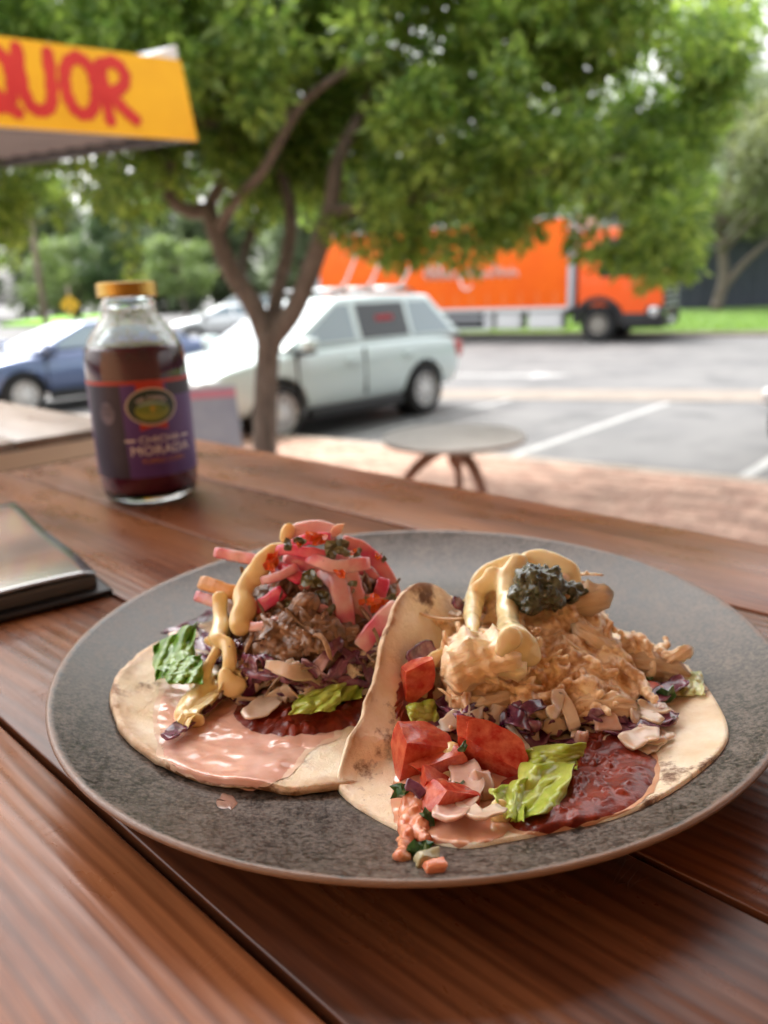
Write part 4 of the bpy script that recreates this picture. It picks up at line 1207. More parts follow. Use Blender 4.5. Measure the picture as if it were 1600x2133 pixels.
def strip(name, path, bv, wpx, tpx, m, parent, lift=.0012, nrm=None, seg=5, cup=0.0, rough=.0004, taper=None):
    """path of picture points (px, py) or (px, py, Y); widths in picture pixels at the plate"""
    P, Nn = [], []
    for q in path:
        p, n = hit(q[0], q[1], bv, lift, q[2] if len(q) > 2 else None)
        P.append((p.x, p.y, p.z, 0)); Nn.append(n)
    s = smooth_path(P, seg); pts = [Vector(x[:3]) for x in s]
    m_ = len(pts); nl = []
    for i in range(m_):
        f = i / (m_ - 1) * (len(Nn) - 1); j = min(int(f), len(Nn) - 2); v = Nn[j].lerp(Nn[j+1], f - j)
        nl.append((nrm or v).normalized())
    k = .3 / 1600
    wd = [wpx * k * .58 * ((1 if taper is None else taper(i / (m_ - 1))) + .12 * noise.noise(Vector((i * .35, path[0][0], path[0][1])))) for i in range(m_)]
    return strip_mesh(name, pts, nl, wd, tpx * k * .5, cup, rough, path[0][0]).build(name, m, parent, smooth=True, world=True)

# ---- materials
def tortilla_mat(name):
    m = bpy.data.materials.new(name)
    nt, b = nodes_of(m); N, Lk = nt.nodes.new, nt.links.new
    tc = N('ShaderNodeTexCoord')
    def nz(s, d=4, r=.6, off=0):
        mp = N('ShaderNodeMapping'); mp.inputs['Location'].default_value = (off, off, 0); Lk(tc.outputs['Object'], mp.inputs[0])
        n = N('ShaderNodeTexNoise'); n.inputs['Scale'].default_value = s; n.inputs['Detail'].default_value = d; n.inputs['Roughness'].default_value = r
        Lk(mp.outputs[0], n.inputs['Vector']); return n.outputs['Fac']
    cr = N('ShaderNodeValToRGB'); Lk(nz(60, 5), cr.inputs[0])
    cr.color_ramp.elements[0].position, cr.color_ramp.elements[1].position = .32, .68
    cr.color_ramp.elements[0].color, cr.color_ramp.elements[1].color = (.80, .62, .40, 1), (.95, .85, .68, 1)
    big = nz(48, 2, .5, 5.7); fin = nz(210, 4, .7, 1.7)
    mu = N('ShaderNodeMath'); mu.operation = 'MULTIPLY_ADD'; Lk(fin, mu.inputs[0]); mu.inputs[1].default_value = .45
    at_ = N('ShaderNodeAttribute'); at_.attribute_name = 'toast'
    m3 = N('ShaderNodeMath'); m3.operation = 'MULTIPLY_ADD'; Lk(at_.outputs['Fac'], m3.inputs[0]); m3.inputs[1].default_value = .05; Lk(big, m3.inputs[2]); Lk(m3.outputs[0], mu.inputs[2])
    mr = N('ShaderNodeMapRange'); Lk(mu.outputs[0], mr.inputs[0]); mr.inputs[1].default_value = .82; mr.inputs[2].default_value = .90; mr.inputs[4].default_value = .75
    mx = N('ShaderNodeMix'); mx.data_type = 'RGBA'; Lk(mr.outputs[0], mx.inputs[0]); Lk(cr.outputs[0], mx.inputs[6]); mx.inputs[7].default_value = (.20, .075, .025, 1)
    mr2 = N('ShaderNodeMapRange'); Lk(mu.outputs[0], mr2.inputs[0]); mr2.inputs[1].default_value = .89; mr2.inputs[2].default_value = .95
    mx2 = N('ShaderNodeMix'); mx2.data_type = 'RGBA'; Lk(mr2.outputs[0], mx2.inputs[0]); Lk(mx.outputs[2], mx2.inputs[6]); mx2.inputs[7].default_value = (.13, .055, .022, 1)
    tf = N('ShaderNodeMath'); tf.operation = 'POWER'; Lk(at_.outputs['Fac'], tf.inputs[0]); tf.inputs[1].default_value = 3.0
    tm = N('ShaderNodeMapRange'); Lk(nz(90, 3, .6, 8.2), tm.inputs[0]); tm.inputs[1].default_value = .35; tm.inputs[2].default_value = .65; tm.inputs[3].default_value = .15; tm.inputs[4].default_value = .7
    tg = N('ShaderNodeMath'); tg.operation = 'MULTIPLY'; tg.use_clamp = True; Lk(tf.outputs[0], tg.inputs[0]); Lk(tm.outputs[0], tg.inputs[1])
    mx3 = N('ShaderNodeMix'); mx3.data_type = 'RGBA'; Lk(tg.outputs[0], mx3.inputs[0]); Lk(mx2.outputs[2], mx3.inputs[6]); mx3.inputs[7].default_value = (.42, .20, .075, 1)
    Lk(mx3.outputs[2], b.inputs['Base Color'])
    b.inputs['Roughness'].default_value = .6
    b.inputs['Subsurface Weight'].default_value = .25; b.inputs['Subsurface Radius'].default_value = (1, .5, .25); b.inputs['Subsurface Scale'].default_value = .002
    bp = N('ShaderNodeBump'); bp.inputs['Strength'].default_value = .9; bp.inputs['Distance'].default_value = .0014; Lk(nz(150, 6, .7), bp.inputs['Height']); Lk(bp.outputs[0], b.inputs['Normal'])
    return m
def toast(me, fn):
    a = me.attributes.new('toast', 'FLOAT', 'POINT')
    a.data.foreach_set('value', [fn(v.co) for v in me.vertices])
TORT = tortilla_mat('flour_tortilla')
PINKS = mat('pink_sauce', (.78, .43, .33), .16, (.84, .54, .44), 90, coat=.7, crough=.06, sss=.2, ss=.002)
SALSA = mat('dark_red_salsa', (.12, .010, .005), .32, (.24, .03, .012), 150, spec=.3, coat=.3, crough=.1, sss=.2, ss=.003, bump=(420, .45), bdist=.001)
MUST = mat('mustard_cream', (.80, .60, .25), .24, (.85, .68, .36), 70, coat=.7, crough=.12, sss=.3, sr=(1, .6, .25), ss=.003, bump=(420, .12))
CREAM2 = mat('pale_cream', (.80, .64, .34), .22, (.84, .71, .44), 70, coat=.7, crough=.1, sss=.3, sr=(1, .6, .25), ss=.003, bump=(420, .10))
BEEF = mat('braised_beef', (.13, .058, .026), .34, (.38, .20, .10), 140, (.35, .7), stretch=(.2, 1, 1), coat=.8, crough=.25, bump=(700, .8), bdist=.0012, island=-.35)
BEEFL = mat('beef_fibre', (.26, .14, .07), .45, (.46, .29, .16), 160, coat=.3, crough=.2, bump=(420, .8), bdist=.001, island=-.35)
CHICK = mat('shredded_chicken', (.62, .37, .18), .32, (.92, .72, .49), 110, (.32, .60), coat=.7, crough=.25, sss=.2, sr=(1, .5, .25), ss=.002, bump=(700, .8), bdist=.0012, island=-.3, stretch=(.15, 1, 1))
ONION = mat('pickled_onion', (.80, .22, .25), .22, (.90, .60, .55), 48, (.36, .66), coat=.8, crough=.08, sss=.5, sr=(1, .45, .45), ss=.004, bump=(260, .3), island=-.14, c3=(.66, .06, .16), n3=(38, .56, .72), trans=.15)
ONIONM = mat('magenta_onion', (.70, .035, .13), .2, (.78, .16, .24), 75, coat=.9, crough=.06, sss=.3, sr=(1, .3, .4), ss=.003, island=-.1)
PURP = mat('purple_cabbage', (.085, .012, .045), .25, (.30, .10, .16), 120, (.42, .68), coat=.7, crough=.1, bump=(180, .25), c3=(.55, .36, .38), n3=(70, .60, .72))
WCAB = mat('white_cabbage', (.60, .44, .32), .3, (.74, .60, .47), 90, coat=.5, crough=.12, sss=.3, ss=.003, bump=(200, .2))
LETT = mat('yellow_green_lettuce', (.30, .38, .03), .3, (.50, .55, .12), 90, (.35, .7), coat=.35, crough=.15, sss=.2, sr=(.5, 1, .2), ss=.002, bump=(150, .25), bdist=.001)
LETG = mat('green_lettuce', (.06, .20, .015), .28, (.25, .44, .06), 120, (.35, .7), coat=.6, crough=.1, sss=.2, sr=(.5, 1, .2), ss=.002, bump=(210, .6), bdist=.0014)
HERB = mat('chopped_herb', (.055, .055, .016), .3, (.17, .15, .06), 240, coat=.6, crough=.1, bump=(300, .4))
HERBG = mat('fresh_herb', (.015, .07, .015), .3, (.05, .14, .03), 200, coat=.6, crough=.1)
CHILI = mat('red_chilli', (.62, .05, .008), .15, (.68, .14, .02), 200, coat=1, crough=.05, sss=.2, ss=.002)
TOM = mat('tomato_flesh', (.40, .014, .008), .16, (.54, .06, .03), 150, (.45, .72), coat=.35, crough=.1, sss=.35, sr=(1, .2, .1), ss=.004, bump=(170, .3))
TOMP = mat('tomato_cut', (.40, .018, .010), .22, (.62, .14, .07), 200, coat=.6, crough=.1, sss=.3, sr=(1, .3, .15), ss=.004, bump=(260, .5))
SLAW = mat('orange_slaw', (.62, .17, .07), .25, (.72, .33, .18), 180, coat=.7, crough=.1, sss=.3, ss=.003, bump=(280, .5))
CARR = mat('roast_carrot', (.62, .25, .05), .35, (.70, .38, .16), 120, coat=.4, bump=(200, .3))
ONW = mat('diced_onion', (.54, .30, .23), .2, (.68, .46, .37), 90, coat=.8, crough=.06, sss=.4, ss=.004)
GARL = mat('pesto_bits', (.34, .29, .14), .3, coat=.5)

CHICKM = mat('chicken_heap', (.52, .27, .11), .30, (.95, .72, .46), 190, (.38, .58), coat=.6, crough=.2, sss=.2, sr=(1, .5, .25), ss=.002, bump=(900, .5), bdist=.0008)
BEEFM = mat('beef_heap', (.10, .045, .020), .34, (.34, .18, .09), 170, (.36, .68), coat=.75, crough=.22, bump=(900, .6), bdist=.0008)
# ---- the two tacos
beef = empty('beef_taco', (-.035, .29, ZT + .008), 0, 'open taco of dark shredded beef topped with pink pickled onion', 'taco')
chick = empty('chicken_taco', (.052, .255, ZT + .008), 0, 'half-folded taco of pale shredded chicken under cream sauce', 'taco')
# tortilla under the beef
vs, fs = [], []; NB, NR = 120, 36; TC = Vector((-.0355, .2905)); TR = .0765
for r in range(NR + 1):
    f = r / NR
    for k in range(NB):
        a = 2 * pi * k / NB
        R_ = TR * f * (1 + .018 * noise.noise(Vector((cos(a) * 1.5, sin(a) * 1.5, 2))) + .010 * noise.noise(Vector((cos(a) * 5, sin(a) * 5, 7))))
        x, y = TC.x + cos(a) * R_, TC.y + sin(a) * R_
        p = Vector((x, y, 0))
        z = max(plate_h(x, y) + .0017, .0088) + .0015 * fbm(p, 55) * f + .0007 * fbm(p, 190, 2) + .0016 * f ** 8 * (1 + .8 * noise.noise(Vector((cos(a) * 3, sin(a) * 3, 4))))
        vs.append((x, y, ZT + z))
fs = [tuple(range(NB))[::-1]] 
for r in range(NR): fs += [(r*NB+k, r*NB+(k+1) % NB, (r+1)*NB+(k+1) % NB, (r+1)*NB+k) for k in range(NB)]
vs2 = vs[NB:]; fs2 = [tuple(range(NB))] + [(r*NB+k, (r+1)*NB+k, (r+1)*NB+(k+1) % NB, r*NB+(k+1) % NB) for r in range(NR-1) for k in range(NB)]
me = mesh('tortilla', vs2, fs2); me = evaluated(me, [('SOLIDIFY', dict(thickness=.0026, offset=-1)), ])
toast(me, lambda p: max(0, min(1, (hypot(p.x - TC.x, p.y - TC.y) / TR - .86) / .1)))
T1 = link('tortilla', me, TORT, beef, True)
# folded tortilla under the chicken
bpts = [onz(708, 1638, ZT + .0105)]
for px, py, Y in ((736, 1540, .2270), (760, 1472, .2375), (783, 1392, .250), (803, 1322, .261), (826, 1264, .271), (848, 1228, .280), (880, 1214, .287), (915, 1222, .295), (945, 1248, .303), (968, 1295, .314)):
    bpts.append(aty(px, py, Y))
bpts += [Vector((.046, .342, ZT + .019)), Vector((.070, .342, ZT + .012)), Vector((.096, .330, ZT + .0115)), Vector((.114, .308, ZT + .012))]
for px, py, h in ((1432, 1392, .0118), (1488, 1465, .0125), (1512, 1560, .0125), (1430, 1655, .0110), (1300, 1726, .0108), (1150, 1755, .0108), (1050, 1778, .0104), (960, 1792, .0102), (850, 1745, .0104)):
    bpts.append(onz(px, py, ZT + h))
n = len(bpts); bd_, NSUB = [], 6
for i in range(n):
    a, b, c, d = [np.array(bpts[j % n]) for j in (i-1, i, i+1, i+2)]
    for k in range(NSUB):
        t = k / NSUB; bd_.append(Vector(.5 * ((2*b) + (-a+c)*t + (2*a-5*b+4*c-d)*t*t + (-a+3*b-3*c+d)*t**3)))
NB = len(bd_); NR = 44; Cc = Vector((.055, .252, ZT + .0088)); vs = []
for r in range(1, NR + 1):
    t = r / NR
    for k, b in enumerate(bd_):
        up = min(1, max(0, (b.z - ZT - .0125) / .015))
        K_ = (Cc + b) / 2; K_.z = (Cc.z + b.z) / 2
        if up > 0:
            foot = Vector((b.x + .014 + .012 * up, b.y + .004, ZT + .0088)); K_ = K_.lerp(foot, up)
        p = Cc * (1-t)**2 + K_ * 2*t*(1-t) + b * t*t
        ww = fbm(p, 60) * t
        w2 = noise.noise(Vector((b.x * 110, b.y * 110, 3))) * t ** 5
        lo = plate_h(p.x, p.y) + ZT + .0014
        p = p + (Vector((-.9, 0, .3)) * up + Vector((0, 0, 1)) * (1 - up)) * (.0012 * ww + .0018 * w2 + .0007 * fbm(p, 190, 2))
        if p.z < lo: p.z = lo
        vs.append(p)
fs = [tuple(range(NB))]
for r in range(NR - 1): fs += [(r*NB+k, (r+1)*NB+k, (r+1)*NB+(k+1) % NB, r*NB+(k+1) % NB) for k in range(NB)]
me = mesh('tortilla', vs, fs)
bm = bmesh.new(); bm.from_mesh(me); bmesh.ops.recalc_face_normals(bm, faces=bm.faces)
bm.faces.ensure_lookup_table()
if bm.faces[0].normal.z < 0: bmesh.ops.reverse_faces(bm, faces=bm.faces)
bm.to_mesh(me); bm.free()
me = evaluated(me, [('SOLIDIFY', dict(thickness=.0026, offset=-1))])
BK = BVHTree.FromPolygons([tuple(p) for p in bd_] + [tuple(p + Vector((0, 0, .00001))) for p in bd_], [(i, (i + 1) % NB, NB + (i + 1) % NB, NB + i) for i in range(NB)])
toast(me, lambda p: (lambda d: max(0, min(1, 1 - d / .008)) * (1.25 if p.x < .03 and p.z > ZT + .014 else 1))(BK.find_nearest(p)[3]))
T2 = link('tortilla', me, TORT, chick, True)
BT = bvh_of(T1, T2, pl)
BT1, BT2 = bvh_of(T1), bvh_of(T2); BTC = BT

# ---- beef mound
def lumps(L, k=.325 / 1600):
    out = []
    for px, py, r, Y in L:
        p = aty(px, py, Y); out.append((p.x, p.y, max(p.z, ZT + .010), r * k))
    return out
bl = lumps([(640,1325,105,.298),(560,1335,80,.297),(720,1300,92,.298),(635,1245,88,.308),(700,1235,75,.308),(565,1262,55,.303),(640,1400,85,.285),(550,1395,65,.285),(725,1380,75,.285),(510,1345,42,.295),(785,1232,40,.305),(600,1350,70,.281),(690,1345,70,.281)])
def stringy(base_lumps, n, seed, rr, ll, voxel, flow, amps, cond=None):
    """pulled meat: many curved strands melted into the heap they lie on"""
    core = blob(base_lumps, .0016, 3, [(.0042, 95, seed), (.0022, 240, seed)])
    g_ = random.Random(seed); vs = [v.co.copy() for v in core.vertices]
    bv = BVHTree.FromPolygons(vs, [list(p.vertices) for p in core.polygons])
    polys = [p for p in core.polygons if p.center.z > ZT + .010 and p.normal.z > -.3]
    ar = np.cumsum([p.area for p in polys]); S_ = []
    for _ in range(n):
        p = polys[int(np.searchsorted(ar, g_.random() * ar[-1]))]; c = p.center.copy()
        L = g_.uniform(*ll); r = g_.uniform(*rr); m_ = max(8, int(L / (r * .5))); off = g_.uniform(-.1, 1.3) * r; fray = g_.choice((0, 0, .5, 1.1))
        q = c.copy(); dirv = None
        cu = Vector((g_.gauss(0, 1), g_.gauss(0, 1), g_.gauss(0, 1))) * .06
        for i in range(m_):
            h = bv.find_nearest(q); nn = h[1]
            d = Vector((noise.noise(q * flow + Vector((seed, 0, 0))), noise.noise(q * flow + Vector((0, seed + 7, 0))), noise.noise(q * flow + Vector((3, 0, seed))) - .12))
            if dirv is None: dirv = d.normalized() if d.length > 1e-3 else nn.orthogonal()
            d = dirv * .85 + d * .3 + cu; d = d - nn * d.dot(nn); d.normalize(); dirv = d
            f = i / (m_ - 1); e = min(f, 1 - f) * 2
            pt = h[0] + nn * (off + fray * r * 3 * max(0, f - .7) / .3)
            ri = r * (.55 + .45 * min(1, e * 2.2)) * (1 + .16 * noise.noise(pt * 300))
            S_.append((pt.x, pt.y, pt.z, ri)); q = pt + d * (L / m_)
    me = ico_soup([(x, y, z, r * 1.08) for x, y, z, r in S_], 1, core)
    bpy.data.meshes.remove(core)
    me = evaluated(me, [('REMESH', dict(mode='VOXEL', voxel_size=voxel)), ('SMOOTH', dict(factor=.5, iterations=2))])
    nn = [v.normal.copy() for v in me.vertices]
    for v, n_ in zip(me.vertices, nn):
        v.co += n_ * sum(a * noise.noise(v.co * s_) for a, s_ in amps)
    me.polygons.foreach_set('use_smooth', [True] * len(me.polygons)); me.update()
    return me
bl += [(-.037, .325, ZT + .02, .026), (-.02, .32, ZT + .02, .024), (-.055, .318, ZT + .02, .02)]
BM = link('beef_mound', stringy(bl, 330, 3, (.0007, .0017), (.014, .030), .00062, 55, [(.0005, 700)]), BEEFM, beef, True)
BB = bvh_of(BM, T1, pl)
ck = lumps([(1100,1300,80,.292),(1095,1400,100,.277),(1000,1400,66,.256),(1010,1470,50,.249),(938,1325,34,.290),(895,1292,18,.304),(1180,1325,58,.286),(1250,1402,56,.270),(1235,1470,58,.255),(1165,1238,30,.298),(1325,1375,32,.279),(1295,1440,44,.264),(1052,1240,44,.300),(1120,1232,50,.297),(1100,1490,62,.250),(1180,1450,60,.256),(1170,1385,56,.268),(1365,1385,26,.276)], .338 / 1600)
ck += [(.056, .308, ZT + .018, .021), (.074, .298, ZT + .016, .018), (.040, .305, ZT + .014, .016)]
CM = link('chicken_mound', stringy(ck, 260, 8, (.0010, .0027), (.013, .030), .0006, 42, [(.0005, 520)]), CHICKM, chick, True)
CB = bvh_of(CM, T2, pl)

# ---- shreds of meat: a few shapes, many places
def shred_mesh(name, L, w, seed, flat=.55, bent=.3, ridges=5, ramp=.14, k=12):
    g_ = random.Random(seed); n = 18; vs, fs = [], []
    bx, by = g_.uniform(-bent, bent), g_.uniform(-bent, bent)
    for i in range(n):
        t = i / (n - 1) * 2 - 1
        env = (1 - abs(t) ** 7) ** .5 * (1 + .35 * noise.noise(Vector((t * 2.3, seed, 0)))) + .12
        c = Vector((t * L / 2, bx * L * (t * t - .3) , by * L * (t * t - .3)))
        for j in range(k):
            a = 2 * pi * j / k
            rr = w / 2 * env * (1 + ramp * sin(ridges * a + t * 2 + seed) + .3 * noise.noise(Vector((cos(a) * 1.6, sin(a) * 1.6 + seed, t * 3.5))) + .22 * noise.noise(Vector((cos(a) * 3.5, sin(a) * 3.5 + seed, t * 8))))
            fx = .10 * L * noise.noise(Vector((cos(a) * 3, sin(a) * 3, seed + 5))) * abs(t) ** 4 * (1 if t > 0 else -1)
            vs.append(c + Vector((fx, cos(a) * rr, sin(a) * rr * flat)))
    for i in range(n - 1): fs += [(i*k+j, i*k+(j+1) % k, (i+1)*k+(j+1) % k, (i+1)*k+j) for j in range(k)]
    fs += [tuple(range(k))[::-1], tuple(range((n-1)*k, n*k))]
    me = mesh(name, vs, fs)
    bm = bmesh.new(); bm.from_mesh(me); bmesh.ops.recalc_face_normals(bm, faces=bm.faces); bm.to_mesh(me); bm.free()
    return me
def scatter(name, meshes, m, parent, target, n, embed, seed, cond=None, tiltmax=.5, smin=.75, smax=1.25, flow=None):
    g_ = random.Random(seed); me = target.data; T_ = wmat(target)
    polys = [p for p in me.polygons if cond is None or cond(T_ @ p.center, p.normal)]
    ar = np.cumsum([p.area for p in polys]); inv = wmat(parent).inverted(); out = []
    for _ in range(n):
        p = polys[int(np.searchsorted(ar, g_.random() * ar[-1]))]
        nn = p.normal; c = T_ @ p.center
        t = nn.orthogonal().normalized(); t.rotate(Matrix.Rotation(g_.uniform(0, 2 * pi) if flow is None else noise.noise(c * flow) * 2 * pi * 1.3 + g_.gauss(0, .28), 3, nn).to_quaternion())
        if flow is not None:
            dr = Vector((noise.noise(c * flow), noise.noise(c * flow + Vector((9, 0, 0))), noise.noise(c * flow + Vector((0, 9, 0))) - .25)) + Vector((g_.gauss(0, .09), g_.gauss(0, .09), g_.gauss(0, .09)))
            dr = dr - nn * dr.dot(nn)
            if dr.length > 1e-4: t = dr.normalized()
        t = (t + nn * g_.uniform(-.1, tiltmax)).normalized()
        b = nn.cross(t).normalized(); u = t.cross(b)
        s = g_.uniform(smin, smax)
        R_ = Matrix((t, b, u)).transposed().to_4x4()
        me_ = g_.choice(meshes)
        if not me_.materials: me_.materials.append(m)
        o = bpy.data.objects.new(name, me_); COL.objects.link(o)
        o.parent = parent; o.matrix_parent_inverse = inv
        o.matrix_basis = Matrix.Translation(c + nn * embed) @ R_ @ Matrix.Scale(s, 4)
        out.append(o)
    return out
front = lambda c, n: n.y < .75 and c.z > ZT + .011 and c.x < -.006
sb_ = [shred_mesh('beef_shred', random.Random(i).uniform(.015, .028), random.Random(i + 9).uniform(.0014, .0026), i, .8, .35, 4, .14, 12) for i in range(12)]
sf_ = [shred_mesh('beef_fibre', random.Random(i).uniform(.012, .024), random.Random(i + 9).uniform(.0010, .0022), i + 30, .8, .4, 2) for i in range(7)]
scatter('beef_shred', sb_, BEEF, beef, BM, 26, .0002, 3, front, .2, .5, .9, flow=55)
scatter('beef_fibre', sf_, BEEFL, beef, BM, 50, .0012, 4, front, .4, flow=55)
sc_ = [shred_mesh('chicken_shred', random.Random(i).uniform(.017, .032), random.Random(i + 9).uniform(.0036, .0064), i + 60, .75, .35, 7, .16, 22) for i in range(12)]
def crumb_mesh(name, r, seed):
    bm = bmesh.new(); bmesh.ops.create_icosphere(bm, subdivisions=3, radius=1)
    g_ = random.Random(seed); sx_ = Vector((g_.uniform(1.0, 1.7), g_.uniform(.7, 1.1), g_.uniform(.6, .95)))
    for v in bm.verts:
        q = v.co + Vector((seed * 3.1, 0, 0)); d = 1 + .55 * noise.noise(q * 1.3) + .30 * noise.noise(q * 3.1) + .14 * noise.noise(q * 7)
        v.co = Vector((v.co.x * sx_.x, v.co.y * sx_.y, v.co.z * sx_.z)) * d * r
    return bm_mesh(name, bm, True)
sk_ = [crumb_mesh('chicken_chunk', random.Random(i).uniform(.0034, .0068), i + 3) for i in range(16)]
st_ = [shred_mesh('chicken_fibre', random.Random(i).uniform(.009, .016), random.Random(i + 9).uniform(.0009, .0018), i + 120, .8, .4, 2) for i in range(6)]
frontc = lambda c, n: n.y < .75 and c.z > ZT + .011 and c.x > .020
scatter('chicken_fibre', st_, CHICK, chick, CM, 14, .0008, 7, frontc, .4, flow=45)
def place_piece(name, me, m, parent, px, py, Y, ang, s=1, tilt=0, bv=None, lift=.0008):
    """one piece at a measured spot, its length turned by ang in the picture plane"""
    p = over(px, py, Y, bv, lift); ex = _r * cos(ang) + _u * sin(ang); ez = -_f; ex = (ex + ez * tilt).normalized(); ey = ez.cross(ex).normalized(); ez = ex.cross(ey)
    if not me.materials: me.materials.append(m)
    o = bpy.data.objects.new(name, me); COL.objects.link(o); o.parent = parent; o.matrix_parent_inverse = wmat(parent).inverted()
    o.matrix_basis = Matrix.Translation(p) @ Matrix((ex, ey, ez)).transposed().to_4x4() @ Matrix.Scale(s, 4)
    return o
big = [shred_mesh('chicken_piece', .030, .0085, 201, .7, .12, 9, .2, 28), shred_mesh('chicken_piece', .036, .010, 202, .6, .1, 10, .2, 28), shred_mesh('chicken_piece', .026, .014, 203, .85, .1, 11, .14, 30), shred_mesh('chicken_piece', .024, .0065, 204, .8, .2, 8, .2, 26)]
for k, px, py, Y, a, s in ((0, 1365, 1395, .272, -.25, 1.0), (3, 1400, 1372, .275, .45, .8), (1, 1180, 1255, .284, .12, 1.0), (2, 1005, 1375, .245, .3, 1.1), (0, 1245, 1478, .243, .15, .95), (3, 1010, 1465, .243, .1, 1.0), (3, 1245, 1335, .270, -.6, .9)):
    place_piece('chicken_piece', big[k], CHICK, chick, px, py, Y, a, s)
for k, px, py, Y, a, s in ((0, 610, 1290, .278, .9, .9), (1, 680, 1310, .276, -.4, .85), (0, 560, 1330, .28, .5, .8), (2, 655, 1330, .272, .2, .8)):
    place_piece('beef_piece', [x for x in (shred_mesh('beef_piece', .028, .008, 301, .7, .2, 9, .2, 26), shred_mesh('beef_piece', .03, .009, 302, .7, .2, 9, .2, 26), shred_mesh('beef_piece', .02, .010, 303, .9, .1, 10, .2, 26))][k], BEEF, beef, px, py, Y, a, s)

# ---- pools of sauce on the tortillas
def stain(outline, bv, m, parent, g=1.07):
    cx, cy = np.mean([p[0] for p in outline]), np.mean([p[1] for p in outline])
    return puddle('sauce_stain', [(cx + (x - cx) * g, cy + (y - cy) * g) for x, y in outline], bv, .00012, m, parent)
PSTAIN = mat('soaked_pink', (.78, .52, .38), .35, (.84, .64, .48), 120, coat=.3)
RSTAIN = mat('soaked_red', (.55, .24, .13), .35, (.68, .38, .22), 120, coat=.3)
stain([(352,1425),(330,1475),(332,1530),(345,1580),(400,1616),(470,1636),(545,1630),(610,1600),(640,1560),(700,1530),(640,1470),(560,1420),(470,1400),(400,1395)], BT1, PSTAIN, beef, 1.06)
stain([(1010,1690),(1110,1735),(1210,1718),(1310,1682),(1362,1625),(1352,1560),(1300,1520),(1230,1520),(1150,1560),(1060,1620)], BT2, RSTAIN, chick, 1.06)
puddle('pink_sauce', [(352,1425),(330,1475),(332,1530),(345,1580),(400,1622),(470,1646),(545,1640),(610,1600),(640,1560),(700,1530),(640,1470),(560,1420),(470,1400),(400,1395)], BT1, .0008, PINKS, beef)
puddle('red_salsa', [(480,1490),(520,1530),(590,1540),(670,1532),(745,1508),(790,1470),(800,1430),(740,1390),(640,1390),(540,1430)], BT1, .0028, SALSA, beef, lumpy=.0022, ls=240)
puddle('red_salsa', [(1010,1690),(1110,1735),(1210,1718),(1310,1682),(1362,1625),(1352,1560),(1300,1520),(1230,1520),(1150,1560),(1060,1620)], BT2, .0030, SALSA, chick, lumpy=.0032, ls=210)
puddle('tomato_juice', [(830,1600),(815,1680),(850,1735),(950,1762),(1050,1740),(1090,1690),(1050,1600),(960,1540),(880,1540)], BT2, .0011, mat('tomato_juice', (.62, .27, .17), .1, (.68, .36, .22), 90, coat=1, crough=.04, sss=.3, ss=.003), chick)
puddle('red_salsa', [(838,1400),(826,1460),(830,1500),(870,1520),(900,1470),(900,1400),(870,1370)], BT2, .0014, SALSA, chick)

# ---- cabbage round the beef
def ring_strips(parent, bv, n, seed, spots, purple=.6, wr=(9, 24), lr=(45, 120)):
    g_ = random.Random(seed)
    for _ in range(n):
        x0, y0, x1, y1 = g_.choice(spots)
        px, py = g_.uniform(x0, x1), g_.uniform(y0, y1); a = g_.uniform(-.9, .9) + (pi if g_.random() < .5 else 0); L = g_.uniform(*lr); cv = g_.uniform(-.5, .5)
        path = [(px + cos(a + cv * t) * L * t, py + sin(a + cv * t) * L * t * .7) for t in (-.5, -.2, .15, .5)]
        pu = g_.random() < purple
        strip('purple_cabbage' if pu else 'white_cabbage', path, bv, g_.uniform(*wr), 5, PURP if pu else WCAB, parent, lift=g_.uniform(.001, .0035), cup=g_.uniform(-.4, .4), rough=.0012, seg=4)
ring_strips(beef, BB, 46, 2, [(470, 1370, 720, 1460), (440, 1330, 540, 1430), (560, 1400, 760, 1450)], .55)
ring_strips(beef, BB, 12, 5, [(690, 1330, 790, 1420)], .6)
P1 = [([(342,1556),(372,1535),(430,1492),(488,1448),(520,1405),(542,1365)], 27, PURP), ([(338,1328),(375,1322),(410,1305),(440,1285)], 20, PURP), ([(400,1345),(425,1370),(440,1400)], 34, PURP),
      ([(520,1412),(580,1398),(640,1408),(690,1430),(716,1452)], 24, PURP), ([(640,1412),(668,1385),(690,1352),(706,1335)], 22, PURP), ([(632,1392),(650,1372),(690,1395),(725,1372)], 16, PURP), ([(720,1420),(712,1445),(690,1448),(660,1430)], 15, PURP), ([(505,1460),(515,1430),(530,1400),(545,1375)], 18, PURP)]
for pth, wd, m_ in P1: strip('purple_cabbage', pth, BB, wd, 7, m_, beef, lift=.0030, rough=.0012, cup=.35)
P2 = [([(508,1512),(540,1500),(575,1480),(602,1450)], 46), ([(565,1378),(600,1398),(635,1412),(665,1416)], 26), ([(612,1368),(620,1380),(630,1394)], 12), ([(352,1340),(375,1335),(398,1328)], 16), ([(365,1382),(385,1390),(405,1400)], 28), ([(500,1445),(540,1450),(590,1440)], 30), ([(590,1425),(640,1440),(680,1460)], 24)]
for pth, wd in P2: strip('white_cabbage', pth, BB, wd, 7, WCAB, beef, lift=.0042, rough=.0008, cup=.2, taper=lambda t: .6 + .5 * sin(pi * min(1, t * 1.05)))

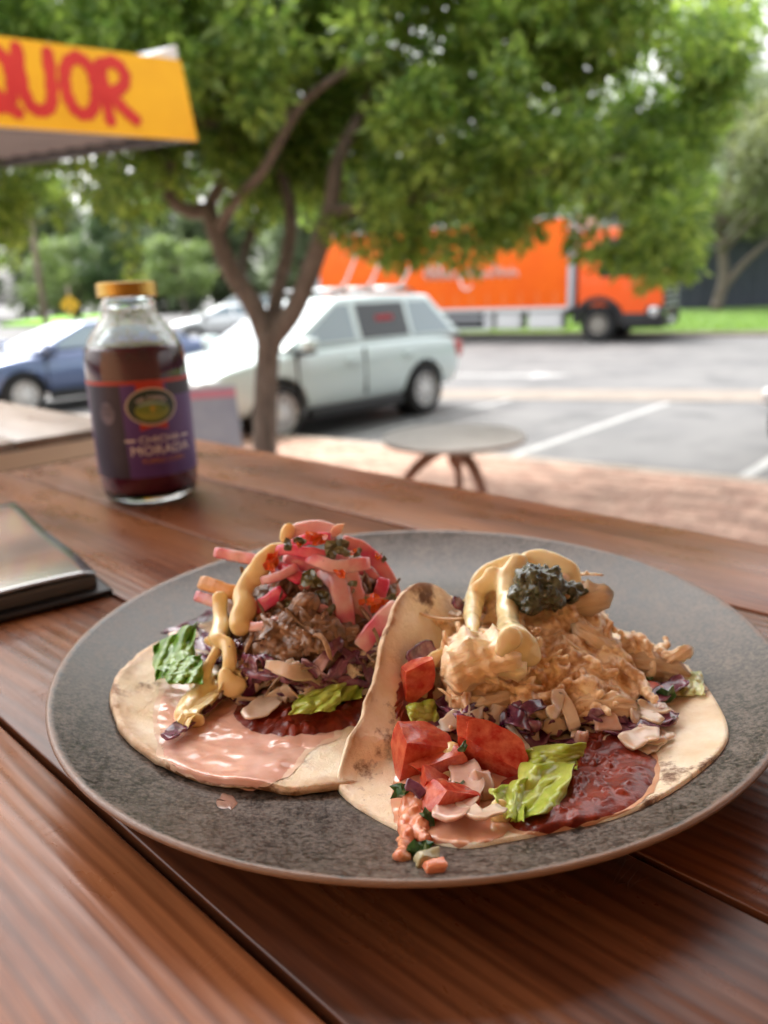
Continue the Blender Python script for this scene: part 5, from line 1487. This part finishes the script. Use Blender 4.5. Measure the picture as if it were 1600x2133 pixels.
# ---- pickled onion on the beef
def arc(path, wd, m_=ONION, th=None, lift=.004, **k): return strip('pickled_onion', path, BB, wd, th or wd * .4, m_, beef, lift=lift, rough=.0003, seg=6, **k)
arc([(447,1150,.318),(490,1158,.315),(530,1166,.312),(570,1176,.308)], 23)
arc([(575,1146,.296),(610,1146,.294),(650,1152,.293),(685,1160,.294)], 21, ONIONM)
arc([(592,1122,.308),(625,1106,.308),(665,1102,.308),(700,1112,.306)], 34, th=18)
arc([(600,1140,.302),(640,1124,.300),(690,1120,.300)], 22, ONIONM)
arc([(712,1126,.304),(760,1146,.304),(798,1185,.303),(818,1225,.302),(828,1262,.300)], 27)
arc([(690,1160,.296),(722,1180,.292),(738,1225,.288),(752,1270,.286),(762,1300,.286)], 32)
arc([(672,1186,.294),(702,1215,.288),(716,1265,.283),(721,1322,.279)], 37, th=22)
arc([(828,1262,.284),(800,1288,.279),(772,1320,.275),(750,1350,.272)], 34, th=20)
arc([(574,1182,.296),(600,1190,.292),(630,1208,.290)], 27, ONIONM)
arc([(407,1240,.305),(430,1248,.302),(470,1262,.298)], 22)
arc([(520,1275,.292),(555,1255,.289),(590,1230,.288)], 28, ONIONM)
arc([(590,1170,.300),(640,1175,.297),(690,1196,.295)], 30)
arc([(610,1200,.298),(660,1180,.297),(720,1200,.296)], 26)
arc([(652,1282,.283),(668,1272,.281),(690,1285,.280)], 26)
arc([(735,1180,.300),(770,1195,.300),(800,1240,.298)], 22)
arc([(760,1290,.288),(780,1300,.287),(815,1285,.288)], 24)
arc([(560,1215,.298),(600,1225,.296),(650,1215,.295)], 20)
arc([(740,1225,.294),(765,1265,.291),(790,1310,.289)], 26)
arc([(800,1205,.298),(790,1250,.292),(800,1290,.288)], 26, ONIONM)
arc([(640,1160,.293),(700,1180,.289),(770,1172,.294)], 26)
arc([(545,1210,.293),(580,1200,.290),(620,1180,.290)], 18)
arc([(500,1300,.285),(540,1305,.281),(585,1290,.279)], 18)
strip('onion_skin', [(690,1118,.303),(702,1104,.301),(718,1090,.299)], None, 18, 3, ONW, beef, taper=lambda t: sin(pi * (.12 + .86 * t)))
strip('roast_strip', [(416,1212,.308),(450,1222,.304),(492,1236,.300)], None, 30, 10, CARR, beef, rough=.0006)
# herb flakes and chilli
def flake_mesh(seed, s=.004):
    g_ = random.Random(seed); n = 11
    vs = [Vector((g_.uniform(-.2, .2) * s, g_.uniform(-.2, .2) * s, s * .35))]; ph = g_.uniform(0, 6)
    for R_ in (.5, 1):
        for k in range(n):
            a = 2 * pi * k / n; r = s * R_ * (1 if R_ < 1 else g_.uniform(.6, 1.2)); x, y = cos(a) * r * 1.35, sin(a) * r * .85
            vs.append(Vector((x, y, s * (.30 * sin(x / s * 2.6 + ph) + .25 * cos(y / s * 3.1 + ph * 2)) + g_.uniform(-.18, .18) * s * R_)))
    me = mesh('flake', vs, [(0, 1+k, 1+(k+1) % n) for k in range(n)] + [(1+k, 1+n+k, 1+n+(k+1) % n, 1+(k+1) % n) for k in range(n)], False)
    return evaluated(me, [('SOLIDIFY', dict(thickness=.0003))])
fl = [flake_mesh(i) for i in range(6)]; fr_ = [flake_mesh(i + 20, .0032) for i in range(4)]
for me in fl: me.name = 'herb_flake'
for i, (px, py, Y, s) in enumerate(((700,1140,.292,1.5),(690,1155,.291,1.2),(715,1150,.290,1.0),(640,1205,.285,1.2),(655,1208,.284,1.1),(625,1128,.292,.9),(600,1135,.294,.8),(672,1240,.284,1.1),(690,1270,.280,.8),(770,1250,.286,.7),(812,1250,.286,1.0),(800,1165,.299,.5),(735,1215,.284,.6),(600,1260,.286,.7),(560,1300,.284,.6),(745,1150,.298,.7))):
    place_piece('herb_flake', fl[i % 6], HERB, beef, px, py, Y, i * 1.3, s * .68, tilt=.3 * ((i % 3) - 1))
for i, (px, py, Y, s) in enumerate(((568,1170,.293,1.7),(563,1180,.292,1.3),(655,1118,.296,1.4),(665,1125,.295,1.2),(622,1132,.292,.7),(708,1195,.284,1.0),(772,1250,.285,1.5),(785,1260,.285,1.2),(788,1160,.299,.7),(800,1252,.285,.9),(735,1150,.294,.6))):
    place_piece('chilli_flake', fr_[i % 4], CHILI, beef, px, py, Y, 1.1 + i * .9, s * .66, tilt=.3)

# ---- mustard cream on the beef
BB2 = bvh_of(BM, T1, pl, *[o for o in beef.children if o.name.startswith(('pickled', 'purple', 'white', 'beef'))])
def drizzle(name, lines, bv, m_, parent, lift=.35, voxel=.0007, k=.3 / 1600, grow=1.1):
    S_ = []
    for ln in lines:
        ts = []
        fine_ = [tuple(x) for x in smooth_path([(q[0], q[1], q[2], q[3] if len(q) > 3 else .28) for q in ln], 10)]
        for px, py, r, Y in fine_:
            d = ray(px, py).normalized(); h = bv.ray_cast(CAM, d); tY = (aty(px, py, Y) - CAM).length
            ts.append(min(h[3], tY + .012) if h[0] is not None else tY)
        ts = [min(a, float(np.median(ts)) + .02) for a in ts]
        lo_ = [min(ts[max(0, i-5):i+6]) for i in range(len(ts))]
        sm = [float(np.mean(lo_[max(0, i-14):i+15])) for i in range(len(ts))]
        for (px, py, r, Y), t in zip(fine_, sm):
            r2 = r * k * grow * (1 + .14 * noise.noise(Vector((px * .02, py * .02, r * .2))))
            p = CAM + ray(px, py).normalized() * (t - r2 * lift); S_.append((p.x, p.y, p.z, r2, r2 * .4, r2 * 1.0))
    return link(name, blob(S_, voxel, 9, [(.0005, 150, 3)], 2), m_, parent, True)
drizzle('mustard_cream', [[(602,1104,17,.300),(596,1120,15,.299)], [(585,1140,13,.294),(556,1160,22,.290),(540,1185,24,.287),(528,1205,22,.286)], [(548,1165,16,.289),(520,1205,20,.286),(506,1240,22,.284),(512,1265,26,.281),(502,1290,25,.279),(500,1308,20,.278)],
    [(458,1246,18,.294),(458,1275,18,.290),(462,1305,20,.284),(452,1330,18,.281),(475,1345,17,.277),(478,1385,15,.270),(470,1410,15,.266)], [(436,1335,12,.282),(452,1340,14,.28)], [(455,1350,13,.279),(440,1375,12,.275),(425,1410,14,.266)]], BB2, MUST, beef)
puddle('mustard_pool', [(372,1505),(380,1455),(412,1420),(455,1402),(505,1398),(515,1425),(500,1452),(462,1466),(436,1492),(408,1518)], BB2, .0030, MUST, beef)
drizzle('mustard_cream', [[(470,1405,16),(480,1430,24),(495,1425,18)], [(430,1405,14),(420,1440,20),(395,1475,26),(385,1495,18),(410,1500,16)], [(440,1450,20),(460,1440,18)]], BB2, MUST, beef, .2)

# ---- lettuce
def leaf_sheet(name, fn, m, parent, nu=26, nv=22, th=.0006):
    vs = [fn(i / nu, j / nv) for i in range(nu + 1) for j in range(nv + 1)]
    fs = [(i*(nv+1)+j, (i+1)*(nv+1)+j, (i+1)*(nv+1)+j+1, i*(nv+1)+j+1) for i in range(nu) for j in range(nv)]
    me = mesh(name, vs, fs); me = evaluated(me, [('SOLIDIFY', dict(thickness=th)), ('SUBSURF', dict(levels=1, render_levels=1))])
    return link(name, me, m, parent, True)
def sheet_fn(c, Ys, ruf=6, amp=.0028, seed=0, bv=None, lift=(.002, .002)):
    """c: four picture corners TL, TR, BR, BL; Ys depth at top and bottom"""
    def fn(u, v):
        u2 = u + .06 * noise.noise(Vector((v * 5, seed, 1))); v2 = v + .07 * noise.noise(Vector((u * 5, seed, 2)))
        rd = min(1, 4 * u * (1 - u) + .55) ; 
        x = (c[0][0]*(1-u2) + c[1][0]*u2) * (1-v2) + (c[3][0]*(1-u2) + c[2][0]*u2) * v2
        y = (c[0][1]*(1-u2) + c[1][1]*u2) * (1-v2) + (c[3][1]*(1-u2) + c[2][1]*u2) * v2
        e = max(abs(u - .5), abs(v - .5)) * 2
        d = amp * (e ** 2) * sin(ruf * (u + v * .6) * pi + seed) + .0016 * fbm(Vector((u * 3, v * 3, seed)), 1.6) + .0022 * (1 - e * e)
        Y = Ys[0] * (1 - v) + Ys[1] * v - d
        return over(x, y, Y, bv, max(.0012, lift[0] * (1 - v) + lift[1] * v + d * .8))
    return fn
leaf_sheet('lettuce_leaf', sheet_fn([(318,1345),(412,1292),(400,1395),(322,1420)], (.302, .281), 5, .003, 1, BTC, (.005, .002)), LETG, beef)
leaf_sheet('lettuce_leaf', sheet_fn([(330,1390),(420,1360),(425,1425),(350,1425)], (.284, .270), 6, .002, 4, BTC, (.006, .003)), LETG, beef)
leaf_sheet('lettuce_leaf', sheet_fn([(680,1365),(768,1352),(755,1455),(640,1470)], (.285, .262), 5, .003, 2, BTC, (.006, .005)), LETT, beef)
leaf_sheet('lettuce_leaf', sheet_fn([(620,1450),(720,1420),(700,1480),(600,1490)], (.264, .252), 5, .002, 7, BTC, (.006, .005)), LETT, beef)
leaf_sheet('lettuce_leaf', sheet_fn([(1092,1560),(1222,1545),(1205,1605),(1098,1612)], (.226, .221), 2, .005, 3, BTC, (.014, .006)), LETT, chick)
leaf_sheet('lettuce_leaf', sheet_fn([(1085,1590),(1200,1590),(1165,1690),(1060,1712)], (.222, .207), 2.5, .006, 5, BTC, (.014, .006)), LETT, chick)
leaf_sheet('lettuce_leaf', sheet_fn([(1020,1645),(1100,1618),(1092,1715),(1050,1705)], (.210, .203), 3, .006, 6, BTC, (.014, .006)), LETT, chick)
leaf_sheet('lettuce_leaf', sheet_fn([(1395,1405),(1462,1400),(1470,1450),(1410,1450)], (.285, .272), 4, .002, 8, BTC, (.004, .002)), mat('pale_lettuce', (.50, .54, .22), .3, (.62, .62, .34), 120, coat=.5, sss=.3, ss=.003), chick)
leaf_sheet('lettuce_leaf', sheet_fn([(845,1470),(905,1455),(915,1505),(860,1520)], (.252, .243), 4, .002, 9, BTC, (.006, .003)), LETT, chick)

# ---- vegetables round the chicken
ring_strips(chick, CB, 58, 12, [(1040, 1490, 1260, 1565), (880, 1480, 1060, 1540), (1200, 1495, 1380, 1560)], .66, (12, 30), (40, 110))
P3 = [([(1335,1492),(1375,1465),(1412,1442),(1432,1436)], 32, PURP), ([(905,1465),(925,1490),(950,1505),(975,1500)], 34, PURP), ([(1065,1560),(1060,1520),(1085,1490),(1130,1480)], 22, PURP), ([(1060,1510),(1085,1545),(1130,1545),(1180,1530)], 40, PURP), ([(1240,1530),(1290,1545),(1345,1560)], 30, PURP), ([(930,1260),(950,1272),(972,1296)], 28, PURP), ([(838,1382),(862,1362),(890,1352)], 28, PURP), ([(1280,1510),(1320,1530),(1365,1545)], 26, PURP)]
for pth, wd, m_ in P3: strip('purple_cabbage', pth, CB, wd, 9, m_, chick, lift=.0035, rough=.0009, cup=.35)
P4 = [([(1135,1490),(1142,1465),(1170,1462),(1178,1495),(1168,1530)], 22), ([(1060,1500),(1062,1540),(1090,1575),(1102,1590)], 10), ([(1195,1505),(1205,1530),(1190,1560)], 9), ([(1290,1500),(1330,1510),(1375,1530)], 28), ([(1300,1575),(1340,1560),(1380,1562)], 40), ([(1320,1480),(1360,1505),(1395,1500)], 34), ([(965,1620),(975,1660),(960,1700),(930,1745)], 48), ([(960,1700),(1000,1735),(1050,1720)], 26)]
for pth, wd in P4: strip('white_cabbage', pth, CB, wd, 8, WCAB if wd < 45 else ONW, chick, lift=.0048, rough=.0006, cup=.25)
def chunk(name, px, py, Y, size, m_, parent, seed, rot=(0, 0, 0), lump=.08):
    """a cut wedge with softened edges"""
    g_ = random.Random(seed); p = over(px, py, Y, BTC, max(size) * .42)
    bm = bmesh.new(); bmesh.ops.create_cube(bm, size=1)
    for v in bm.verts:
        v.co = Vector((v.co.x * (1 + g_.uniform(-.35, .25)), v.co.y * (1 + g_.uniform(-.35, .25)), v.co.z * (1 + g_.uniform(-.35, .25))))
    for v in bm.verts:
        f_ = .45 + .55 * (v.co.x + .5); v.co.z *= f_; v.co.y *= (.7 + .3 * f_)
    bmesh.ops.bevel(bm, geom=list(bm.edges), offset=.16, segments=3, profile=.6, affect='EDGES')
    bmesh.ops.subdivide_edges(bm, edges=bm.edges, cuts=2, use_grid_fill=True)
    for v in bm.verts: v.co += v.co.normalized() * lump * fbm(v.co + Vector((seed, 0, 0)), 2.2)
    R_ = (Matrix.Rotation(rot[2], 4, 'Z') @ Matrix.Rotation(rot[1], 4, 'Y') @ Matrix.Rotation(rot[0], 4, 'X'))
    bm.transform(Matrix.Translation(p) @ R_ @ Matrix.Diagonal((*size, 1)))
    return link(name, bm_mesh(name, bm, True), m_, parent, True)
def tomato(px, py, Y, size, seed, rot):
    """piece cut from a small tomato: curved skin on one side, flat wet cuts on the others"""
    g_ = random.Random(seed); p = over(px, py, Y, BTC, max(size) * .42)
    bm = bmesh.new(); bmesh.ops.create_icosphere(bm, subdivisions=4, radius=.62)
    for v in bm.verts: v.co += v.co.normalized() * .05 * fbm(v.co + Vector((seed, 0, 0)), 1.4)
    for no in (Vector((g_.uniform(-.3, .3), -1, g_.uniform(.1, .5))), Vector((-1, g_.uniform(-.4, .2), g_.uniform(-.4, .4))), Vector((g_.uniform(-.4, .4), g_.uniform(-.2, .3), 1)), Vector((.5, .3, -1))):
        no.normalize()
        r = bmesh.ops.bisect_plane(bm, geom=list(bm.verts) + list(bm.edges) + list(bm.faces), plane_co=no * g_.uniform(.18, .34), plane_no=no, clear_outer=True)
        es = [e for e in r['geom_cut'] if isinstance(e, bmesh.types.BMEdge)]
        old = set(bm.faces)
        bmesh.ops.holes_fill(bm, edges=es, sides=0)
        for f in bm.faces:
            if f not in old: f.material_index = 1
    bmesh.ops.triangulate(bm, faces=[f for f in bm.faces if len(f.verts) > 4])
    bmesh.ops.subdivide_edges(bm, edges=[e for e in bm.edges if e.calc_length() > .18], cuts=2)
    bmesh.ops.triangulate(bm, faces=[f for f in bm.faces if len(f.verts) > 4])
    for v in bm.verts: v.co += Vector((noise.noise(v.co * 4 + Vector((seed, 0, 0))), noise.noise(v.co * 4 + Vector((0, seed, 0))), noise.noise(v.co * 4 + Vector((0, 0, seed))))) * .035
    R_ = (Matrix.Rotation(rot[2], 4, 'Z') @ Matrix.Rotation(rot[1], 4, 'Y') @ Matrix.Rotation(rot[0], 4, 'X'))
    bm.transform(Matrix.Translation(p) @ R_ @ Matrix.Diagonal((*size, 1)))
    me = bm_mesh('tomato_piece', bm, True); me.materials.append(TOM); me.materials.append(TOMP)
    o = link('tomato_piece', me, None, chick, True)
    return autosmooth(o, 38)
tomato(868, 1560, .232, tuple(x * 1.2 for x in (.017, .012, .021)), 1, (.3, .35, .5))
tomato(905, 1600, .226, tuple(x * 1.2 for x in (.015, .010, .012)), 2, (.2, -.3, .2))
tomato(1008, 1572, .226, tuple(x * 1.2 for x in (.019, .013, .020)), 3, (.3, .25, -.3))
tomato(990, 1545, .226, tuple(x * 1.2 for x in (.017, .010, .009)), 4, (.3, .45, -.2))
tomato(925, 1680, .209, tuple(x * 1.2 for x in (.016, .010, .017)), 5, (.3, .3, .4))
tomato(862, 1410, .256, tuple(x * 1.2 for x in (.010, .008, .016)), 6, (.1, .2, .1))
tomato(905, 1640, .214, tuple(x * 1.2 for x in (.012, .009, .010)), 7, (.2, .6, .2))
tomato(1352, 1450, .262, tuple(x * 1.2 for x in (.008, .007, .009)), 8, (.2, .3, .7))
for i, (px, py, Y, s) in enumerate(((1262,1508,.238,.010),(1345,1530,.242,.009),(1210,1545,.232,.009),(1385,1490,.255,.010),(955,1640,.213,.010),(1005,1640,.215,.011))):
    chunk('onion_dice', px, py, Y, (s, s * .7, s * .75), ONW, chick, 40 + i, (.4, i * .7, i), .1)
drizzle('cream_streak', [[(940,1560,16,.231),(935,1600,22,.224),(930,1640,18,.216)], [(1040,1680,16,.205),(1045,1715,18,.201)]], BT2, MUST, chick)
# slaw hanging over the front edge
S_ = []
for ln in ([(850,1648,15,.203),(850,1690,18,.198),(845,1740,16,.190),(840,1785,13,.1835)], [(858,1690,18,.197),(875,1720,20,.192),(888,1750,14,.187)], [(870,1660,12,.202),(880,1690,12,.197)]):
    S_ += [tuple(x) for x in smooth_path([(*over(q[0], q[1], q[3], BTC, q[2] * .25 / 1600 * .7), q[2] * .25 / 1600) for q in ln], 6)]
link('slaw_strip', blob(S_, .0008, 2, [(.0016, 260, 2), (.0009, 600, 4)]), SLAW, chick, True)
chunk('slaw_piece', 905, 1808, .176, (.005, .004, .006), SLAW, chick, 60, (0, .4, .2)); chunk('cucumber_piece', 885, 1792, .178, (.006, .004, .007), GARL, chick, 61, (0, .6, .4))
strip('purple_cabbage', [(845,1632,.202),(865,1640,.201),(882,1658,.199)], None, 16, 5, PURP, chick)
for i, (px, py, Y, s) in enumerate(((868,1772,.180,1.3),(890,1780,.178,1.2),(880,1765,.181,1.0),(890,1705,.191,1.0),(835,1645,.202,1.2),(960,1640,.207,1.2),(965,1555,.218,.7),(1000,1500,.236,.6),(1385,1452,.255,1.6),(1350,1420,.266,1.3),(1120,1500,.238,.6))):
    place_piece('fresh_herb', [flake_mesh(70 + i, .0034)][0], HERBG, chick, px, py, Y, i * 1.7, s * .7, .2, BTC, .004)

# ---- cream and pesto on top of the chicken
CB2 = bvh_of(CM, T2, pl, *[o for o in chick.children if o.name.startswith('chicken')])
drizzle('cream_sauce', [[(1078,1170,20,.296),(1045,1184,24,.294),(1010,1204,26,.292),(992,1236,23,.288),(985,1276,18,.283),(984,1312,13,.278),(986,1335,7,.275)],
    [(1078,1174,22,.294),(1064,1205,26,.287),(1058,1245,25,.281),(1058,1290,22,.275),(1062,1318,25,.271),(1076,1340,31,.266),(1098,1362,24,.264),(1112,1378,10,.264)],
    [(1082,1174,20,.296),(1112,1164,22,.297),(1150,1172,23,.296),(1180,1190,23,.292),(1196,1208,17,.289),(1200,1226,9,.288)],
    [(1028,1200,22,.292),(1046,1214,22,.290),(1048,1232,14,.288)], [(1000,1225,20,.29),(1020,1212,24,.291)], [(1062,1330,22,.27),(1046,1352,14,.266),(1040,1362,7,.266)]], CB2, CREAM2, chick)
drizzle('cream_sauce', [[(915,1362,12,.268),(900,1375,14,.262),(890,1405,12,.256),(880,1435,13,.250),(878,1455,10,.247)]], CB2, MUST, chick)
pe = [(*aty(px, py, Y - .005), r * .36 / 1600) for px, py, r, Y in ((1110,1215,34,.283),(1135,1225,36,.283),(1105,1250,26,.280),(1150,1245,24,.283),(1085,1235,20,.281),(1190,1232,18,.288),(1210,1230,12,.288))]
link('pesto', blob(pe, .0007, 2, [(.0022, 260, 2), (.0014, 620, 4)]), mat('green_pesto', (.014, .020, .008), .2, (.075, .085, .035), 260, coat=.9, crough=.08, bump=(420, .8), bdist=.001), chick, True)
PB = bvh_of(chick.children[-1])
g_ = random.Random(9)
pm_ = [flake_mesh(90 + i, .0026) for i in range(4)]; pg_ = [flake_mesh(95 + i, .0020) for i in range(3)]
for i in range(46):
    px, py = g_.gauss(1122, 30), g_.gauss(1228, 24)
    h = PB.ray_cast(CAM, ray(px, py).normalized())
    if h[0] is None: continue
    if i % 4: place_piece('pesto_herb', pm_[i % 4], HERB, chick, px, py, h[0].y - .0008, i * 1.9, g_.uniform(.7, 1.2), g_.uniform(-.5, .5))
    else: place_piece('pesto_crumb', pg_[i % 3], GARL, chick, px, py, h[0].y - .0012, i * 1.9, g_.uniform(.6, 1.0), g_.uniform(-.4, .4))
# a smear of juice on the bare plate
puddle('sauce_smear', [(452,1665),(470,1690),(492,1680),(488,1662),(470,1656)], bvh_of(pl), .00025, mat('thin_juice', (.30, .17, .13), .2, coat=.6), beef, rings=6, nb=40)
